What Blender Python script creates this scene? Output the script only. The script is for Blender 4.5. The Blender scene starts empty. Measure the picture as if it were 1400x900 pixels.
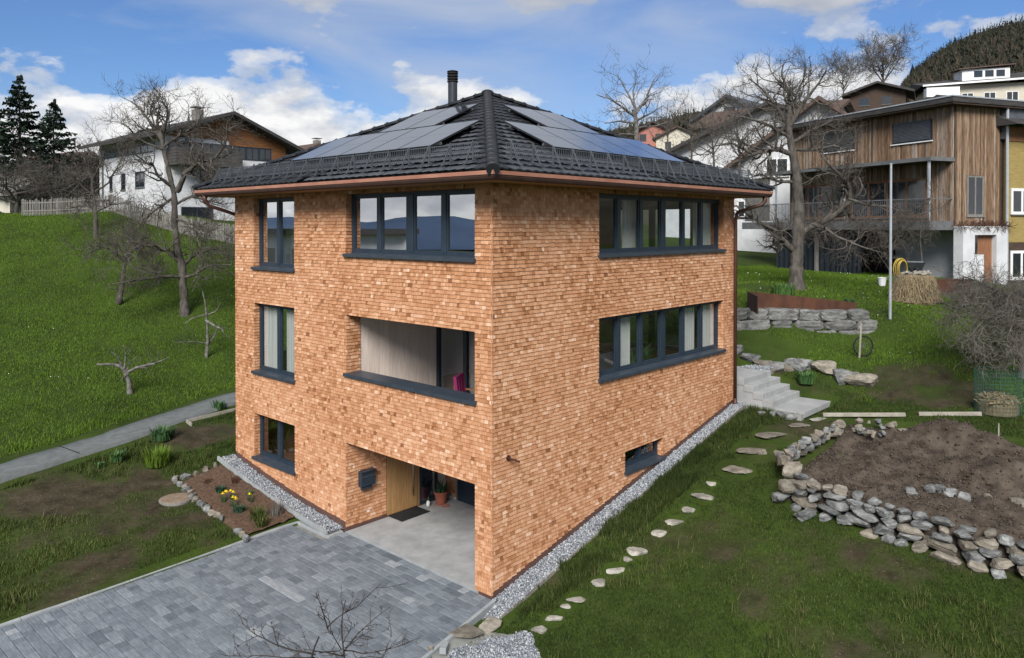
import bpy, bmesh, math, random
import numpy as np
from mathutils import Vector, Matrix
S = bpy.context.scene
COL = S.collection
rng = np.random.default_rng(7)
random.seed(7)
R_ = math.radians

# ------------------------------------------------------------------ camera
cam_d = bpy.data.cameras.new('camera'); cam = bpy.data.objects.new('camera', cam_d); COL.objects.link(cam)
CAM = (-10.917, -10.602, 7.364)
YAW, PITCH = 0.7449, 0.0121
cam.location = CAM
cam.rotation_euler = (math.pi/2 - PITCH, 0, YAW - math.pi/2)
cam_d.sensor_width = 36; cam_d.lens = 36*1052.48/1400
cam_d.shift_y = -(450-322.57)/1400
cam_d.clip_start = .2; cam_d.clip_end = 20000
S.camera = cam

# ------------------------------------------------------------------ sky
SUN_AZ, SUN_EL = R_(213), R_(37)      # azimuth counted from +X towards +Y
W = bpy.data.worlds.new('World'); S.world = W; W.use_nodes = True
nt = W.node_tree; nt.nodes.clear()
def N(nt, t, **k):
    n = nt.nodes.new(t)
    for a, b in k.items():
        if a == 'inp':
            for i, v in b.items(): n.inputs[i].default_value = v
        else: setattr(n, a, b)
    return n
def ramp(nt, stops, fac=None, interp='LINEAR'):
    n = nt.nodes.new('ShaderNodeValToRGB'); cr = n.color_ramp; cr.interpolation = interp
    while len(cr.elements) < len(stops): cr.elements.new(.5)
    for e, (p, c) in zip(cr.elements, stops):
        e.position = p; e.color = (c, c, c, 1) if not hasattr(c, '__len__') else (*c, 1)
    if fac is not None: nt.links.new(fac, n.inputs[0])
    return n
def MA(nt, op, a, b=None, clamp=False):
    n = nt.nodes.new('ShaderNodeMath'); n.operation = op; n.use_clamp = clamp
    for i, v in enumerate((a, b)):
        if v is None: continue
        if isinstance(v, (int, float)): n.inputs[i].default_value = v
        else: nt.links.new(v, n.inputs[i])
    return n.outputs[0]
def MIX(nt, fac, a, b, mode='MIX'):
    n = nt.nodes.new('ShaderNodeMix'); n.data_type = 'RGBA'; n.blend_type = mode
    for i, v in ((0, fac), (6, a), (7, b)):
        if isinstance(v, (int, float)): n.inputs[i].default_value = v
        elif isinstance(v, (tuple, list)): n.inputs[i].default_value = (*v[:3], 1)
        else: nt.links.new(v, n.inputs[i])
    return n.outputs[2]
sky = N(nt, 'ShaderNodeTexSky', sky_type='NISHITA', sun_disc=False, sun_elevation=SUN_EL,
        sun_rotation=math.pi/2 - SUN_AZ, altitude=500, air_density=1.15, dust_density=.25, ozone_density=1.6)
tc = N(nt, 'ShaderNodeTexCoord'); D = tc.outputs['Generated']
sep = N(nt, 'ShaderNodeSeparateXYZ'); nt.links.new(D, sep.inputs[0]); Z = sep.outputs[2]
def wnoise(scale, loc, detail=9, rough=.55, zs=2.3, dist=0.):
    m = N(nt, 'ShaderNodeMapping', inp={'Location': loc, 'Scale': (scale, scale, scale*zs)})
    nt.links.new(D, m.inputs[0])
    t = N(nt, 'ShaderNodeTexNoise', inp={'Scale': 1., 'Detail': detail, 'Roughness': rough, 'Distortion': dist})
    nt.links.new(m.outputs[0], t.inputs['Vector']); return t.outputs['Fac']
CL = (4.4, 0.6, 6.9)
n1 = wnoise(5.4, CL, 11, .56, 2.0); n1s = wnoise(5.4, (CL[0]-.06, CL[1]-.04, CL[2]+.2), 11, .56, 2.0); nb = wnoise(15., (1.2, 5, .3), 5)
nw = wnoise(2.6, (7.7, 2.2, 5.1), 6, .5, 3.2, .8)
# a bank of cumulus low round the horizon, a clearer belt above it, thin grey sheets higher up
bias = ramp(nt, [(0, .25), (.12, .235), (.155, .18), (.195, .055), (.23, .02), (.26, .06), (.30, .12), (.45, .25), (.7, .28)], Z).outputs[0]
dens = MA(nt, 'ADD', MA(nt, 'ADD', n1, bias), MA(nt, 'MULTIPLY', nb, .10))
cov = ramp(nt, [(.622, 0), (.668, .6), (.735, 1)], dens, 'EASE').outputs[0]
wis = MA(nt, 'MULTIPLY', ramp(nt, [(.46, 0), (.72, .85)], nw).outputs[0], ramp(nt, [(.1, 0), (.22, 1)], Z).outputs[0])
lit = MA(nt, 'SUBTRACT', n1, n1s)
shade = ramp(nt, [(.37, (3.0, 3.2, 3.6)), (.49, (4.4, 4.5, 4.7)), (.57, (5.8, 5.8, 5.8))], MA(nt, 'ADD', lit, .5)).outputs[0]
hi = ramp(nt, [(.15, 0), (.29, 1)], Z).outputs[0]
shade2 = MIX(nt, MA(nt, 'MULTIPLY', hi, .88), shade, (2.35, 2.6, 3.05))
skyc = MIX(nt, 1., sky.outputs[0], (.335,.45,.65), 'MULTIPLY')
c0 = MIX(nt, MA(nt, 'MULTIPLY', wis, .8), skyc, (3.3, 3.6, 4.1))
c1 = MIX(nt, cov, c0, shade2)
bg = N(nt, 'ShaderNodeBackground', inp={'Strength': .088}); nt.links.new(c1, bg.inputs[0])
wo = N(nt, 'ShaderNodeOutputWorld'); nt.links.new(bg.outputs[0], wo.inputs[0])

# ------------------------------------------------------------------ sun behind thin cloud
sd = bpy.data.lights.new('sun', 'SUN'); sd.energy = 2.75; sd.angle = R_(26); sd.color = (1, .965, .91)
sun = bpy.data.objects.new('sun', sd); COL.objects.link(sun)
sdir = Vector((math.cos(SUN_AZ)*math.cos(SUN_EL), math.sin(SUN_AZ)*math.cos(SUN_EL), math.sin(SUN_EL)))
sun.rotation_euler = (-sdir).to_track_quat('-Z', 'Y').to_euler(); sun.location = (-20, -20, 60)
S.view_settings.view_transform = 'Standard'; S.view_settings.look = 'None'
S.view_settings.exposure = 0.93; S.view_settings.gamma = 1; S.view_settings.use_curve_mapping = False
S.render.engine = 'CYCLES'; S.cycles.max_bounces = 6; S.cycles.transparent_max_bounces = 12
S.cycles.caustics_reflective = False; S.cycles.caustics_refractive = False

# ------------------------------------------------------------------ picture -> world, for measuring only
F3 = np.array([math.cos(YAW)*math.cos(PITCH), math.sin(YAW)*math.cos(PITCH), -math.sin(PITCH)])
R3 = np.array([math.sin(YAW), -math.cos(YAW), 0.]); U3 = np.cross(R3, F3); C3 = np.array(CAM)
def at(px, py, d): return C3 + (F3 + R3*(px-700)/1052.48 - U3*(py-322.57)/1052.48)*d

# ------------------------------------------------------------------ mesh helpers
class MB:
    def __init__(s): s.v = []; s.f = []; s.r = []
    def add(s, vs, fs, r=0.):
        o = len(s.v); s.v += [tuple(map(float, v)) for v in vs]
        s.f += [tuple(i+o for i in f) for f in fs]; s.r += [r]*len(fs); return s
    def box(s, a, b, r=0.):
        x0, x1 = sorted((a[0], b[0])); y0, y1 = sorted((a[1], b[1])); z0, z1 = sorted((a[2], b[2]))
        return s.add([(x0,y0,z0),(x1,y0,z0),(x1,y1,z0),(x0,y1,z0),(x0,y0,z1),(x1,y0,z1),(x1,y1,z1),(x0,y1,z1)],
            [(0,3,2,1),(4,5,6,7),(0,1,5,4),(1,2,6,5),(2,3,7,6),(3,0,4,7)], r)
    def bar(s, p, q, w, h=None, r=0., up=(0,0,1)):
        p, q = Vector(p), Vector(q); h = h or w; d = (q-p).normalized(); u = Vector(up)
        if abs(d.dot(u)) > .98: u = Vector((1,0,0))
        a = d.cross(u).normalized()*w/2; b = a.cross(d).normalized()*h/2
        c = [p-a-b, p+a-b, p+a+b, p-a+b, q-a-b, q+a-b, q+a+b, q-a+b]
        return s.add(c, [(0,3,2,1),(4,5,6,7),(0,1,5,4),(1,2,6,5),(2,3,7,6),(3,0,4,7)], r)
    def tube(s, pts, rad, n=8, r=0., cap=True):
        pts = [Vector(p) for p in pts]; m = len(pts)
        if not hasattr(rad, '__len__'): rad = [rad]*m
        vs = []; u = None
        for i in range(m):
            d = (pts[min(i+1, m-1)]-pts[max(i-1, 0)]).normalized()
            if u is None: u = d.cross(Vector((0,0,1)) if abs(d.z) < .9 else Vector((1,0,0))).normalized()
            u = (u-d*u.dot(d)).normalized(); w = d.cross(u)
            for k in range(n):
                a = 2*math.pi*k/n; vs.append(pts[i]+(u*math.cos(a)+w*math.sin(a))*rad[i])
        fs = [(i*n+k, i*n+(k+1)%n, (i+1)*n+(k+1)%n, (i+1)*n+k) for i in range(m-1) for k in range(n)]
        if cap: fs += [tuple(range(n))[::-1], tuple(range((m-1)*n, m*n))]
        return s.add(vs, fs, r)
    def lathe(s, prof, c=(0,0,0), n=16, r=0.):
        vs = [(c[0]+q*math.cos(2*math.pi*k/n), c[1]+q*math.sin(2*math.pi*k/n), c[2]+z) for q, z in prof for k in range(n)]
        m = len(prof)
        fs = [(i*n+k, i*n+(k+1)%n, (i+1)*n+(k+1)%n, (i+1)*n+k) for i in range(m-1) for k in range(n)]
        return s.add(vs, fs+[tuple(range(n))[::-1], tuple(range((m-1)*n, m*n))], r)
    def prism(s, poly, z0, z1, r=0.):
        n = len(poly); vs = [(p[0], p[1], z0) for p in poly]+[(p[0], p[1], z1) for p in poly]
        return s.add(vs, [tuple(range(n))[::-1], tuple(range(n, 2*n))]+[(i, (i+1)%n, n+(i+1)%n, n+i) for i in range(n)], r)
    def mesh(s, name, smooth=False):
        me = bpy.data.meshes.new(name); me.from_pydata(s.v, [], s.f)
        if any(s.r):
            at_ = me.attributes.new('rnd', 'FLOAT', 'FACE'); at_.data.foreach_set('value', np.array(s.r, dtype=np.float32))
        if smooth: me.polygons.foreach_set('use_smooth', [True]*len(me.polygons))
        me.update(); return me
    def build(s, name, m, parent=None, smooth=False, **k): return link(name, s.mesh(name, smooth), m, parent, **k)
def link(name, me, m=None, parent=None, loc=None, rot=None, scale=None, label=None, cat=None, group=None, kind=None):
    o = bpy.data.objects.new(name, me); COL.objects.link(o)
    if m is not None and me is not None and not me.materials: me.materials.append(m)
    if parent is not None: o.parent = parent
    if loc is not None: o.location = loc
    if rot is not None: o.rotation_euler = rot
    if scale is not None: o.scale = scale
    return tag(o, label, cat, group, kind)
def tag(o, label=None, cat=None, group=None, kind=None):
    if label: o['label'] = label
    if cat: o['category'] = cat
    if group: o['group'] = group
    if kind: o['kind'] = kind
    return o
def thing(name, label, cat, loc=(0,0,0), rz=0, group=None):
    o = bpy.data.objects.new(name, None); COL.objects.link(o); o.location = loc; o.rotation_euler = (0,0,rz)
    return tag(o, label, cat, group)
def npmesh(name, V, faces, nper, rnd=None, smooth=False):
    """faces: (n,nper) index array"""
    me = bpy.data.meshes.new(name); V = np.asarray(V, np.float32); f = np.asarray(faces, np.int32)
    me.vertices.add(len(V)); me.vertices.foreach_set('co', V.ravel())
    me.loops.add(f.size); me.loops.foreach_set('vertex_index', f.ravel())
    me.polygons.add(len(f)); me.polygons.foreach_set('loop_start', np.arange(0, f.size, nper, dtype=np.int32))
    if smooth: me.polygons.foreach_set('use_smooth', np.ones(len(f), bool))
    if rnd is not None:
        a = me.attributes.new('rnd', 'FLOAT', 'FACE'); a.data.foreach_set('value', np.asarray(rnd, np.float32))
    me.update(calc_edges=True); me.validate(); return me

# ------------------------------------------------------------------ materials
def mat(name, c1, c2=None, scale=3., stretch=(1,1,1), rough=.8, bump=0., bscale=None, rnd=0., pal=None, metal=0., detail=6, contrast=(.35,.65), spec=.3, hue=0.):
    m = bpy.data.materials.new(name); m.use_nodes = True; t = m.node_tree
    b = t.nodes['Principled BSDF']; b.inputs['Roughness'].default_value = rough; b.inputs['Metallic'].default_value = metal
    b.inputs['Specular IOR Level'].default_value = spec
    g = N(t, 'ShaderNodeNewGeometry'); mp = N(t, 'ShaderNodeMapping', inp={'Scale': stretch}); t.links.new(g.outputs['Position'], mp.inputs[0])
    nz = N(t, 'ShaderNodeTexNoise', inp={'Scale': scale, 'Detail': detail, 'Roughness': .6}); t.links.new(mp.outputs[0], nz.inputs['Vector'])
    at_ = N(t, 'ShaderNodeAttribute', attribute_name='rnd')
    fac = ramp(t, [(contrast[0], 0), (contrast[1], 1)], nz.outputs['Fac']).outputs[0]
    if pal:
        base = ramp(t, [(i/(len(pal)-1), c) for i, c in enumerate(pal)], at_.outputs['Fac']).outputs[0]
        col = MIX(t, fac, base, MIX(t, 1., base, c1, 'MULTIPLY')) if c1 else base
    else: col = MIX(t, fac, c1, c2 or c1)
    if rnd:
        h = N(t, 'ShaderNodeHueSaturation'); t.links.new(col, h.inputs['Color'])
        t.links.new(MA(t, 'ADD', MA(t, 'MULTIPLY', at_.outputs['Fac'], 2*rnd), 1-rnd), h.inputs['Value']); col = h.outputs[0]
    t.links.new(col, b.inputs['Base Color'])
    if bump:
        n2 = nz
        if bscale:
            n2 = N(t, 'ShaderNodeTexNoise', inp={'Scale': bscale, 'Detail': 5.}); t.links.new(mp.outputs[0], n2.inputs['Vector'])
        bp = N(t, 'ShaderNodeBump', inp={'Strength': bump, 'Distance': .03}); t.links.new(n2.outputs['Fac'], bp.inputs['Height']); t.links.new(bp.outputs[0], b.inputs['Normal'])
    return m
def glass(name, tint=(.75,.8,.82), refl=.16):
    m = bpy.data.materials.new(name); m.use_nodes = True; t = m.node_tree; t.nodes.remove(t.nodes['Principled BSDF'])
    fr = N(t, 'ShaderNodeLayerWeight', inp={'Blend': .5}); gl = N(t, 'ShaderNodeBsdfGlossy', inp={'Roughness': .0, 'Color': (.95,.97,1,1)})
    tr = N(t, 'ShaderNodeBsdfTransparent', inp={'Color': (*tint,1)}); mx = N(t, 'ShaderNodeMixShader')
    t.links.new(MA(t, 'ADD', MA(t, 'POWER', fr.outputs[1], 3.), refl, True), mx.inputs[0])
    t.links.new(tr.outputs[0], mx.inputs[1]); t.links.new(gl.outputs[0], mx.inputs[2])
    t.links.new(mx.outputs[0], t.nodes['Material Output'].inputs[0]); return m
M = {}
M['shingle'] = mat('larch_shingle', (.78,.68,.60), scale=30, stretch=(1,1,.22), rough=.75, bump=.25, bscale=60,
    pal=[(.23,.092,.038),(.43,.205,.098),(.56,.298,.165),(.66,.395,.245),(.78,.56,.42)])
M['wallcore'] = mat('wall_core', (.22,.10,.045), (.28,.13,.06), rough=.9)
M['frame'] = mat('window_frame_paint', (.018,.030,.046), (.024,.038,.056), rough=.42, spec=.4)
M['sill'] = mat('sill_metal', (.030,.042,.058), (.042,.055,.073), scale=4, rough=.4, spec=.45)
M['glass'] = glass('window_glass', (.88,.91,.92), .10)
M['pane_up'] = glass('window_glass_sky', (.7,.75,.78), .55)
M['plaster'] = mat('inner_plaster', (.74,.73,.70), (.80,.79,.76), rough=.9)
M['innerfloor'] = mat('inner_floor', (.28,.18,.10), (.36,.24,.14), stretch=(1,8,1), rough=.5)
M['board'] = mat('pale_larch_board', (.62,.52,.455), (.76,.65,.58), scale=6, stretch=(6,6,.5), rough=.7, rnd=.12, bump=.05)
M['door'] = mat('oak_door', (.33,.185,.075), (.44,.26,.115), scale=5, stretch=(7,7,.6), rough=.5, rnd=.1)
M['conc'] = mat('concrete', (.27,.275,.28), (.37,.375,.38), scale=2.2, rough=.8, bump=.06, bscale=25)
M['concl'] = mat('pale_concrete', (.28,.285,.285), (.36,.365,.365), scale=2.5, rough=.8, bump=.05, bscale=25)
M['kerb'] = mat('kerb_concrete', (.25,.268,.28), (.34,.36,.37), scale=3, rough=.85, bump=.08, bscale=30)
M['paver'] = mat('paver', (.66,.66,.68), scale=3.2, stretch=(9,1.4,1), rough=.72, bump=.1, bscale=40, contrast=(.3,.62),
    pal=[(.11,.126,.146),(.160,.183,.21),(.205,.232,.26),(.25,.28,.308),(.36,.385,.405)])
M['copper'] = mat('copper', (.34,.15,.10), (.43,.21,.145), scale=2, rough=.5, metal=.15, spec=.4)
M['copperd'] = mat('aged_copper', (.07,.034,.025), (.105,.05,.037), scale=3, rough=.5, metal=.35)
M['soffit'] = mat('soffit_board', (.30,.15,.065), (.40,.21,.10), stretch=(4,4,1), rough=.8)
M['plinth'] = mat('plinth_metal', (.095,.052,.042), (.12,.066,.054), rough=.6)
M['tile'] = mat('roof_tile', (.014,.0155,.019), (.022,.024,.029), scale=3, rough=.5, rnd=.2, bump=.06, bscale=30, spec=.3)
M['steel'] = mat('dark_steel', (.085,.095,.11), (.12,.13,.145), rough=.45, metal=.3)
M['chim'] = mat('chimney_steel', (.05,.055,.065), (.065,.07,.08), rough=.35, metal=.5)
def panel_mat():
    m = bpy.data.materials.new('solar_cell'); m.use_nodes = True; t = m.node_tree; b = t.nodes['Principled BSDF']
    b.inputs['Base Color'].default_value = (.012,.016,.028,1); b.inputs['Roughness'].default_value = .16
    b.inputs['Specular IOR Level'].default_value = .9; b.inputs['Coat Weight'].default_value = 1.; b.inputs['Coat Roughness'].default_value = .08; b.inputs['Coat IOR'].default_value = 2.8
    return m
M['panel'] = panel_mat()
M['alu'] = mat('panel_rail', (.03,.033,.04), (.04,.043,.05), rough=.4, metal=.4)
M['pebble'] = mat('pebble', None, pal=[(.07,.08,.10),(.14,.158,.188),(.235,.255,.285),(.37,.39,.41),(.56,.57,.57)], rough=.8)
M['stone'] = mat('limestone', (.085,.09,.092), (.26,.265,.258), scale=4, stretch=(1,1,2.5), rough=.85, bump=.7, bscale=13, rnd=.28, detail=10, contrast=(.38,.66))
M['stonew'] = mat('warm_limestone', (.125,.11,.088), (.26,.235,.195), scale=5, stretch=(1,1,2), rough=.85, bump=.5, bscale=16, rnd=.22)
M['block'] = mat('quarry_block', (.085,.085,.083), (.21,.21,.205), scale=4, stretch=(1,1,2), rough=.9, bump=.6, bscale=12, rnd=.25)
M['soil'] = mat('dry_soil', (.028,.020,.015), (.098,.078,.06), scale=2.6, rough=.95, bump=.7, bscale=14, detail=10)
M['mulch'] = mat('mulch', (.055,.033,.022), (.125,.078,.05), scale=14, rough=.95, bump=.6, bscale=26)
M['corten'] = mat('corten_steel', (.045,.022,.016), (.10,.042,.024), scale=2.5, stretch=(1,1,.5), rough=.85)
M['path'] = mat('asphalt_path', (.105,.116,.118), (.15,.162,.165), scale=4, rough=.9, bump=.1, bscale=50)
M['grey'] = mat('weathered_grey_wood', (.19,.18,.165), (.30,.285,.265), scale=4, stretch=(5,5,.6), rough=.9, rnd=.2)
M['timber'] = mat('pale_timber', (.26,.24,.20), (.36,.34,.29), scale=5, rough=.85)
M['white'] = mat('white_render', (.52,.53,.55), (.63,.64,.66), scale=1.5, rough=.9)
M['whitep'] = mat('white_paint', (.72,.73,.74), (.80,.81,.82), rough=.5)
M['roofd'] = mat('dark_roof', (.035,.033,.034), (.06,.056,.055), scale=2, stretch=(1,1,6), rough=.8)
M['roofr'] = mat('brown_roof', (.075,.05,.042), (.12,.08,.065), scale=3, rough=.85)
M['redwood'] = mat('orange_cladding', (.16,.065,.025), (.30,.135,.055), scale=2, stretch=(.5,.5,7), rough=.8)
M['clad'] = mat('weathered_cladding', (.50,.47,.45), scale=3, stretch=(6,6,.5), rough=.85,
    pal=[(.075,.045,.028),(.16,.098,.058),(.25,.16,.10),(.33,.235,.165),(.38,.33,.28)], contrast=(.4,.6))
M['dark'] = mat('dark_shade_fabric', (.012,.018,.024), (.018,.026,.034), rough=.8)
M['darkwood'] = mat('dark_stained_wood', (.045,.03,.022), (.08,.055,.042), stretch=(1,1,5), rough=.85)
M['bark'] = mat('grey_bark', (.05,.043,.037), (.125,.113,.10), scale=7, stretch=(1,1,.35), rough=.95, bump=.5, bscale=14)
M['barkl'] = mat('pale_lichen_bark', (.065,.060,.054), (.20,.19,.175), scale=6, rough=.95, bump=.4, bscale=14)
M['twig'] = mat('twig', (.065,.056,.048), (.13,.115,.10), scale=5, rough=.95)
M['twigl'] = mat('pale_twig', (.085,.076,.065), (.165,.15,.132), scale=5, rough=.95)
M['needle'] = mat('conifer_needle', None, pal=[(.009,.019,.014),(.018,.036,.022),(.034,.056,.032)], rough=.8)
M['forest'] = mat('far_wood', None, pal=[(.014,.022,.014),(.026,.030,.018),(.048,.039,.027),(.075,.062,.047)], rough=.95)
M['grass'] = mat('grass_blade', None, pal=[(.014,.024,.006),(.024,.039,.009),(.037,.056,.012),(.062,.085,.020),(.12,.125,.046)], rough=.7, spec=.15)
M['meadow'] = mat('meadow_blade', None, pal=[(.056,.104,.010),(.070,.126,.012),(.084,.146,.014),(.098,.162,.018),(.13,.18,.035)], rough=.7, spec=.15)
M['leaf'] = mat('leaf', None, pal=[(.02,.05,.03),(.035,.085,.03),(.07,.14,.03)], rough=.6)
M['yellow'] = mat('daffodil_petal', (.80,.58,.02), (.85,.66,.04), rough=.6)
M['terracotta'] = mat('terracotta', (.30,.095,.06), (.36,.12,.08), rough=.8)
M['rubber'] = mat('black_rubber', (.012,.012,.013), (.018,.018,.02), rough=.9)
M['mailbox'] = mat('mailbox_paint', (.018,.028,.042), (.022,.034,.05), rough=.35, spec=.5)
M['bluedoor'] = mat('blue_grey_door', (.018,.030,.048), (.023,.037,.056), rough=.45)
M['purple'] = mat('purple_fabric', (.16,.012,.07), (.22,.02,.10), rough=.9)
M['steelb'] = mat('brushed_steel', (.5,.5,.5), (.6,.6,.6), rough=.3, metal=.9)
M['galv'] = mat('galvanised_steel', (.42,.45,.48), (.52,.55,.58), rough=.4, metal=.5)
M['straw'] = mat('straw', (.16,.12,.07), (.30,.24,.15), scale=12, stretch=(3,3,.5), rough=.95, rnd=.25)
M['yelwall'] = mat('yellow_shingle_wall', (.26,.19,.065), (.34,.26,.10), scale=3, stretch=(1,1,8), rough=.85)
M['pink'] = mat('pink_render', (.34,.15,.12), (.40,.18,.145), rough=.9)
M['cream'] = mat('cream_render', (.50,.46,.38), (.58,.54,.45), rough=.9)
M['teal'] = mat('teal_fabric', (.02,.09,.12), (.03,.12,.15), rough=.7)
M['hose'] = mat('yellow_hose', (.42,.30,.04), (.52,.38,.07), rough=.5)
M['rust'] = mat('rusty_lid', (.17,.12,.085), (.25,.19,.14), scale=6, rough=.85, bump=.2)
M['sand'] = mat('sand_joint', (.17,.165,.155), (.24,.235,.22), scale=8, rough=.95)
M['mortar'] = mat('mortar_spread', (.20,.205,.19), (.28,.285,.27), scale=3, rough=.9, bump=.2)
M['interior_dark'] = mat('dim_interior', (.05,.05,.05), (.07,.07,.07), rough=.9)
M['wire'] = mat('green_wire', (.03,.09,.07), (.04,.11,.085), rough=.5)
M['ply'] = mat('brown_ply', (.20,.09,.045), (.28,.135,.07), stretch=(5,5,.6), rough=.8)
M['curtain'] = mat('curtain', (.46,.46,.44), (.54,.54,.52), stretch=(9,9,.2), rough=.9)
M['balc'] = mat('dark_balcony_wood', (.05,.048,.046), (.085,.08,.076), stretch=(1,1,5), rough=.85)
M['stepst'] = mat('stepping_stone', (.20,.19,.165), (.37,.35,.31), scale=6, rough=.9, bump=.4, bscale=16, rnd=.15)
M['clod'] = mat('soil_clod', None, pal=[(.038,.028,.02),(.075,.058,.043),(.12,.096,.073)], rough=.95)
M['gutter'] = mat('dark_gutter', (.045,.024,.019), (.065,.034,.027), rough=.6)
M['darktw'] = mat('dark_twig', (.028,.023,.019), (.06,.05,.042), scale=6, rough=.9)
M['skyglass'] = mat('sky_reflection_glass', (.20,.235,.26), (.30,.34,.365), scale=.6, rough=.12, spec=.8)  # pale base colour stands for sky reflected in the ribbon panes
M['fascia'] = mat('grey_fascia', (.10,.105,.11), (.15,.155,.16), rough=.6)
# ------------------------------------------------------------------ terrain
LA, LB = 10.36, 10.286
def zB(x): return -.10+.213*x                     # ground line along the side wall
def zA(y): return .02+.055*max(0, y-4.95)+.0125*max(0, y-4.95)**2
CP = [(-1,3,-.06),(-4,3,-.12),(-7,3,-.25),(-12,3,-.6),(-7,6.3,-.22),(-1,6.3,-.03),(-7,-1.7,-.42),(-2,-.9,-.16),(-3.4,-1.2,-.25),(-4,-3,-.9),(-14,-6,-2.2),(-20,3,-1.4),(-8,-14,-2.5),(0,-14,-1.3),
 (0,10.3,.64),(-.2,7.2,.2),(-1.67,10.5,.38),(-2.1,9.4,.25),(-1.9,6.5,0),(-4,8,.1),(-7,8.5,.0),(-10,8,-.3),(-7,11,.35),(-5,12.9,.72),(-5,14.1,.86),(-10,13,.3),(-3,13.3,.82),(-3,14.9,.95),
 (0,14.2,1.02),(0,16.0,1.12),(2,14.4,1.12),(4,15.6,1.25),(8,17,1.6),(12,19,2.4),
 (-.5,-.5,-.16),(0,0,-.1),(2.5,0,.43),(5,0,.96),(7.5,0,1.5),(10.2,0,2.03),(-.6,-1.3,-.24),(2,-1.6,.31),(5.4,-1.7,.98),(9,-1.7,1.72),(1.1,-4.5,.02),(3.7,-8.3,.42),(5.9,-4.6,.98),(6,-8,.9),(8,-3,1.45),
 (11.2,-2.4,1.98),(12.6,-2.2,2.1),(12.2,-5,2.25),(13.4,-6.2,2.45),(9,-9,1.6),(13,-1.,2.5),(13.4,.2,2.75),(12,2,2.85),(13,3.4,3.1),(12,6,3.),(12,11,2.6),
 (14.2,1.5,3.38),(16.2,-.2,3.3),(18.2,-1.9,3.2),(14.7,2.5,4.3),(16.7,.9,4.2),(18.8,-.7,4.02),(12.9,1.2,3.15),(13.4,-.9,2.88),(14,-2.3,2.5),(15.7,-5.6,3.0),(16,-3,3.0),(19.6,2,4.8),(19,-2.4,3.95),(21.7,-1.8,4.4),
 (25,.4,4.9),(29.5,-2,4.8),(27,6,4.95),(33,9,4.9),(31.5,-4,4.5),(20,-8,3.6),(26,-9,4.3),(18,8,4.9),(20,14,4.9),(34,20,6.)]
for px, lst in ((0, [(500,28),(400,36),(340,42.),(298,47.5)]), (-300, [(500,28),(400,36),(290,48)]), (150, [(535,26.7),(480,30.5),(410,36),(325,43),(290,47.5)]), (320, [(495,31),(430,35),(380,38.5),(334,43)])):
    for py, d in lst: CP.append(tuple(at(px, py, d)))
CP += [(4,56,8.3),(-26,40,1.5),(-32,20,-2),(-20,58,4),(14,46,7.9),(24,44,7.5),(12,60,8.2),(24,32,6.6)]
CP = np.array(CP); KC = .6
def _phi(d2): return np.sqrt(d2+KC*KC)
_d2 = ((CP[:,None,:2]-CP[None,:,:2])**2).sum(-1)
_A = np.zeros((len(CP)+1,)*2); _A[:-1,:-1] = -_phi(_d2)+np.eye(len(CP))*.04; _A[-1,:-1] = 1; _A[:-1,-1] = 1
_w = np.linalg.solve(_A, np.r_[CP[:,2], 0])
def fbm(x, y, s=0):
    z = np.zeros_like(x)
    for i, (f, a) in enumerate(((.35,.5),(.8,.25),(1.9,.16),(4.3,.09))):
        z += a*np.sin(f*x*1.1+f*.7*y+s+i*2.1+1.3*np.sin(f*.9*y+i))*np.cos(f*.95*y-f*.4*x+i*1.7+s+1.1*np.sin(f*.8*x+i*.6))
    return z
def hgt(x, y):
    x = np.atleast_1d(np.asarray(x, float)); y = np.atleast_1d(np.asarray(y, float)); sh = x.shape; x = x.ravel(); y = y.ravel()
    z = np.full(len(x), _w[-1])
    for (cx, cy, _), w in zip(CP, _w[:-1]): z -= w*_phi((x-cx)**2+(y-cy)**2)
    z += .05*fbm(x, y)*np.clip((np.abs(x)+np.abs(y)-4)/10, 0, 1)
    s = (x+y)/1.414
    far = np.clip(5.2+.10*(s-12), -70, 7.6)-.10*np.clip(-x-15, 0, 900)
    r = np.hypot(x-10, y-12); w = np.clip((r-42)/30, 0, 1); w = w*w*(3-2*w)
    return (z*(1-w)+far*w).reshape(sh)
def h1(x, y): return float(hgt(x, y)[0])
def drive_z(x): return -.03+.028*x if x > -14 else -.42
def axis(lo, hi, step, end):
    a = list(np.arange(lo, hi+step/2, step)); s = step
    while a[-1] < end: s *= 1.22; a.append(a[-1]+s)
    s = step; b = []
    while (b[-1] if b else a[0]) > -end: s *= 1.22; b.append((b[-1] if b else a[0])-s)
    return np.array(b[::-1]+a)
gx = axis(-13, 36, .24, 3200); gy = axis(-14, 50, .24, 3200)
GX, GY = np.meshgrid(gx, gy, indexing='ij'); GZ = hgt(GX, GY)
DRV = (GX < .3)&(GX > -13)&(GY > -.10+.2*np.minimum(GX,0))&(GY < 6.36)
GZ = np.where(DRV, np.minimum(GZ, -.03+.028*np.minimum(GX, 0)-.10), GZ)
HOU = (GX > .12)&(GX < LB-.12)&(GY > .12)&(GY < LA-.12); GZ = np.where(HOU, -.5, GZ)
STR = (GX > 10.2)&(GX < 12.55)&(GY > -2.)&(GY < 3); GZ = np.where(STR, np.minimum(GZ, 1.9), GZ)
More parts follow.
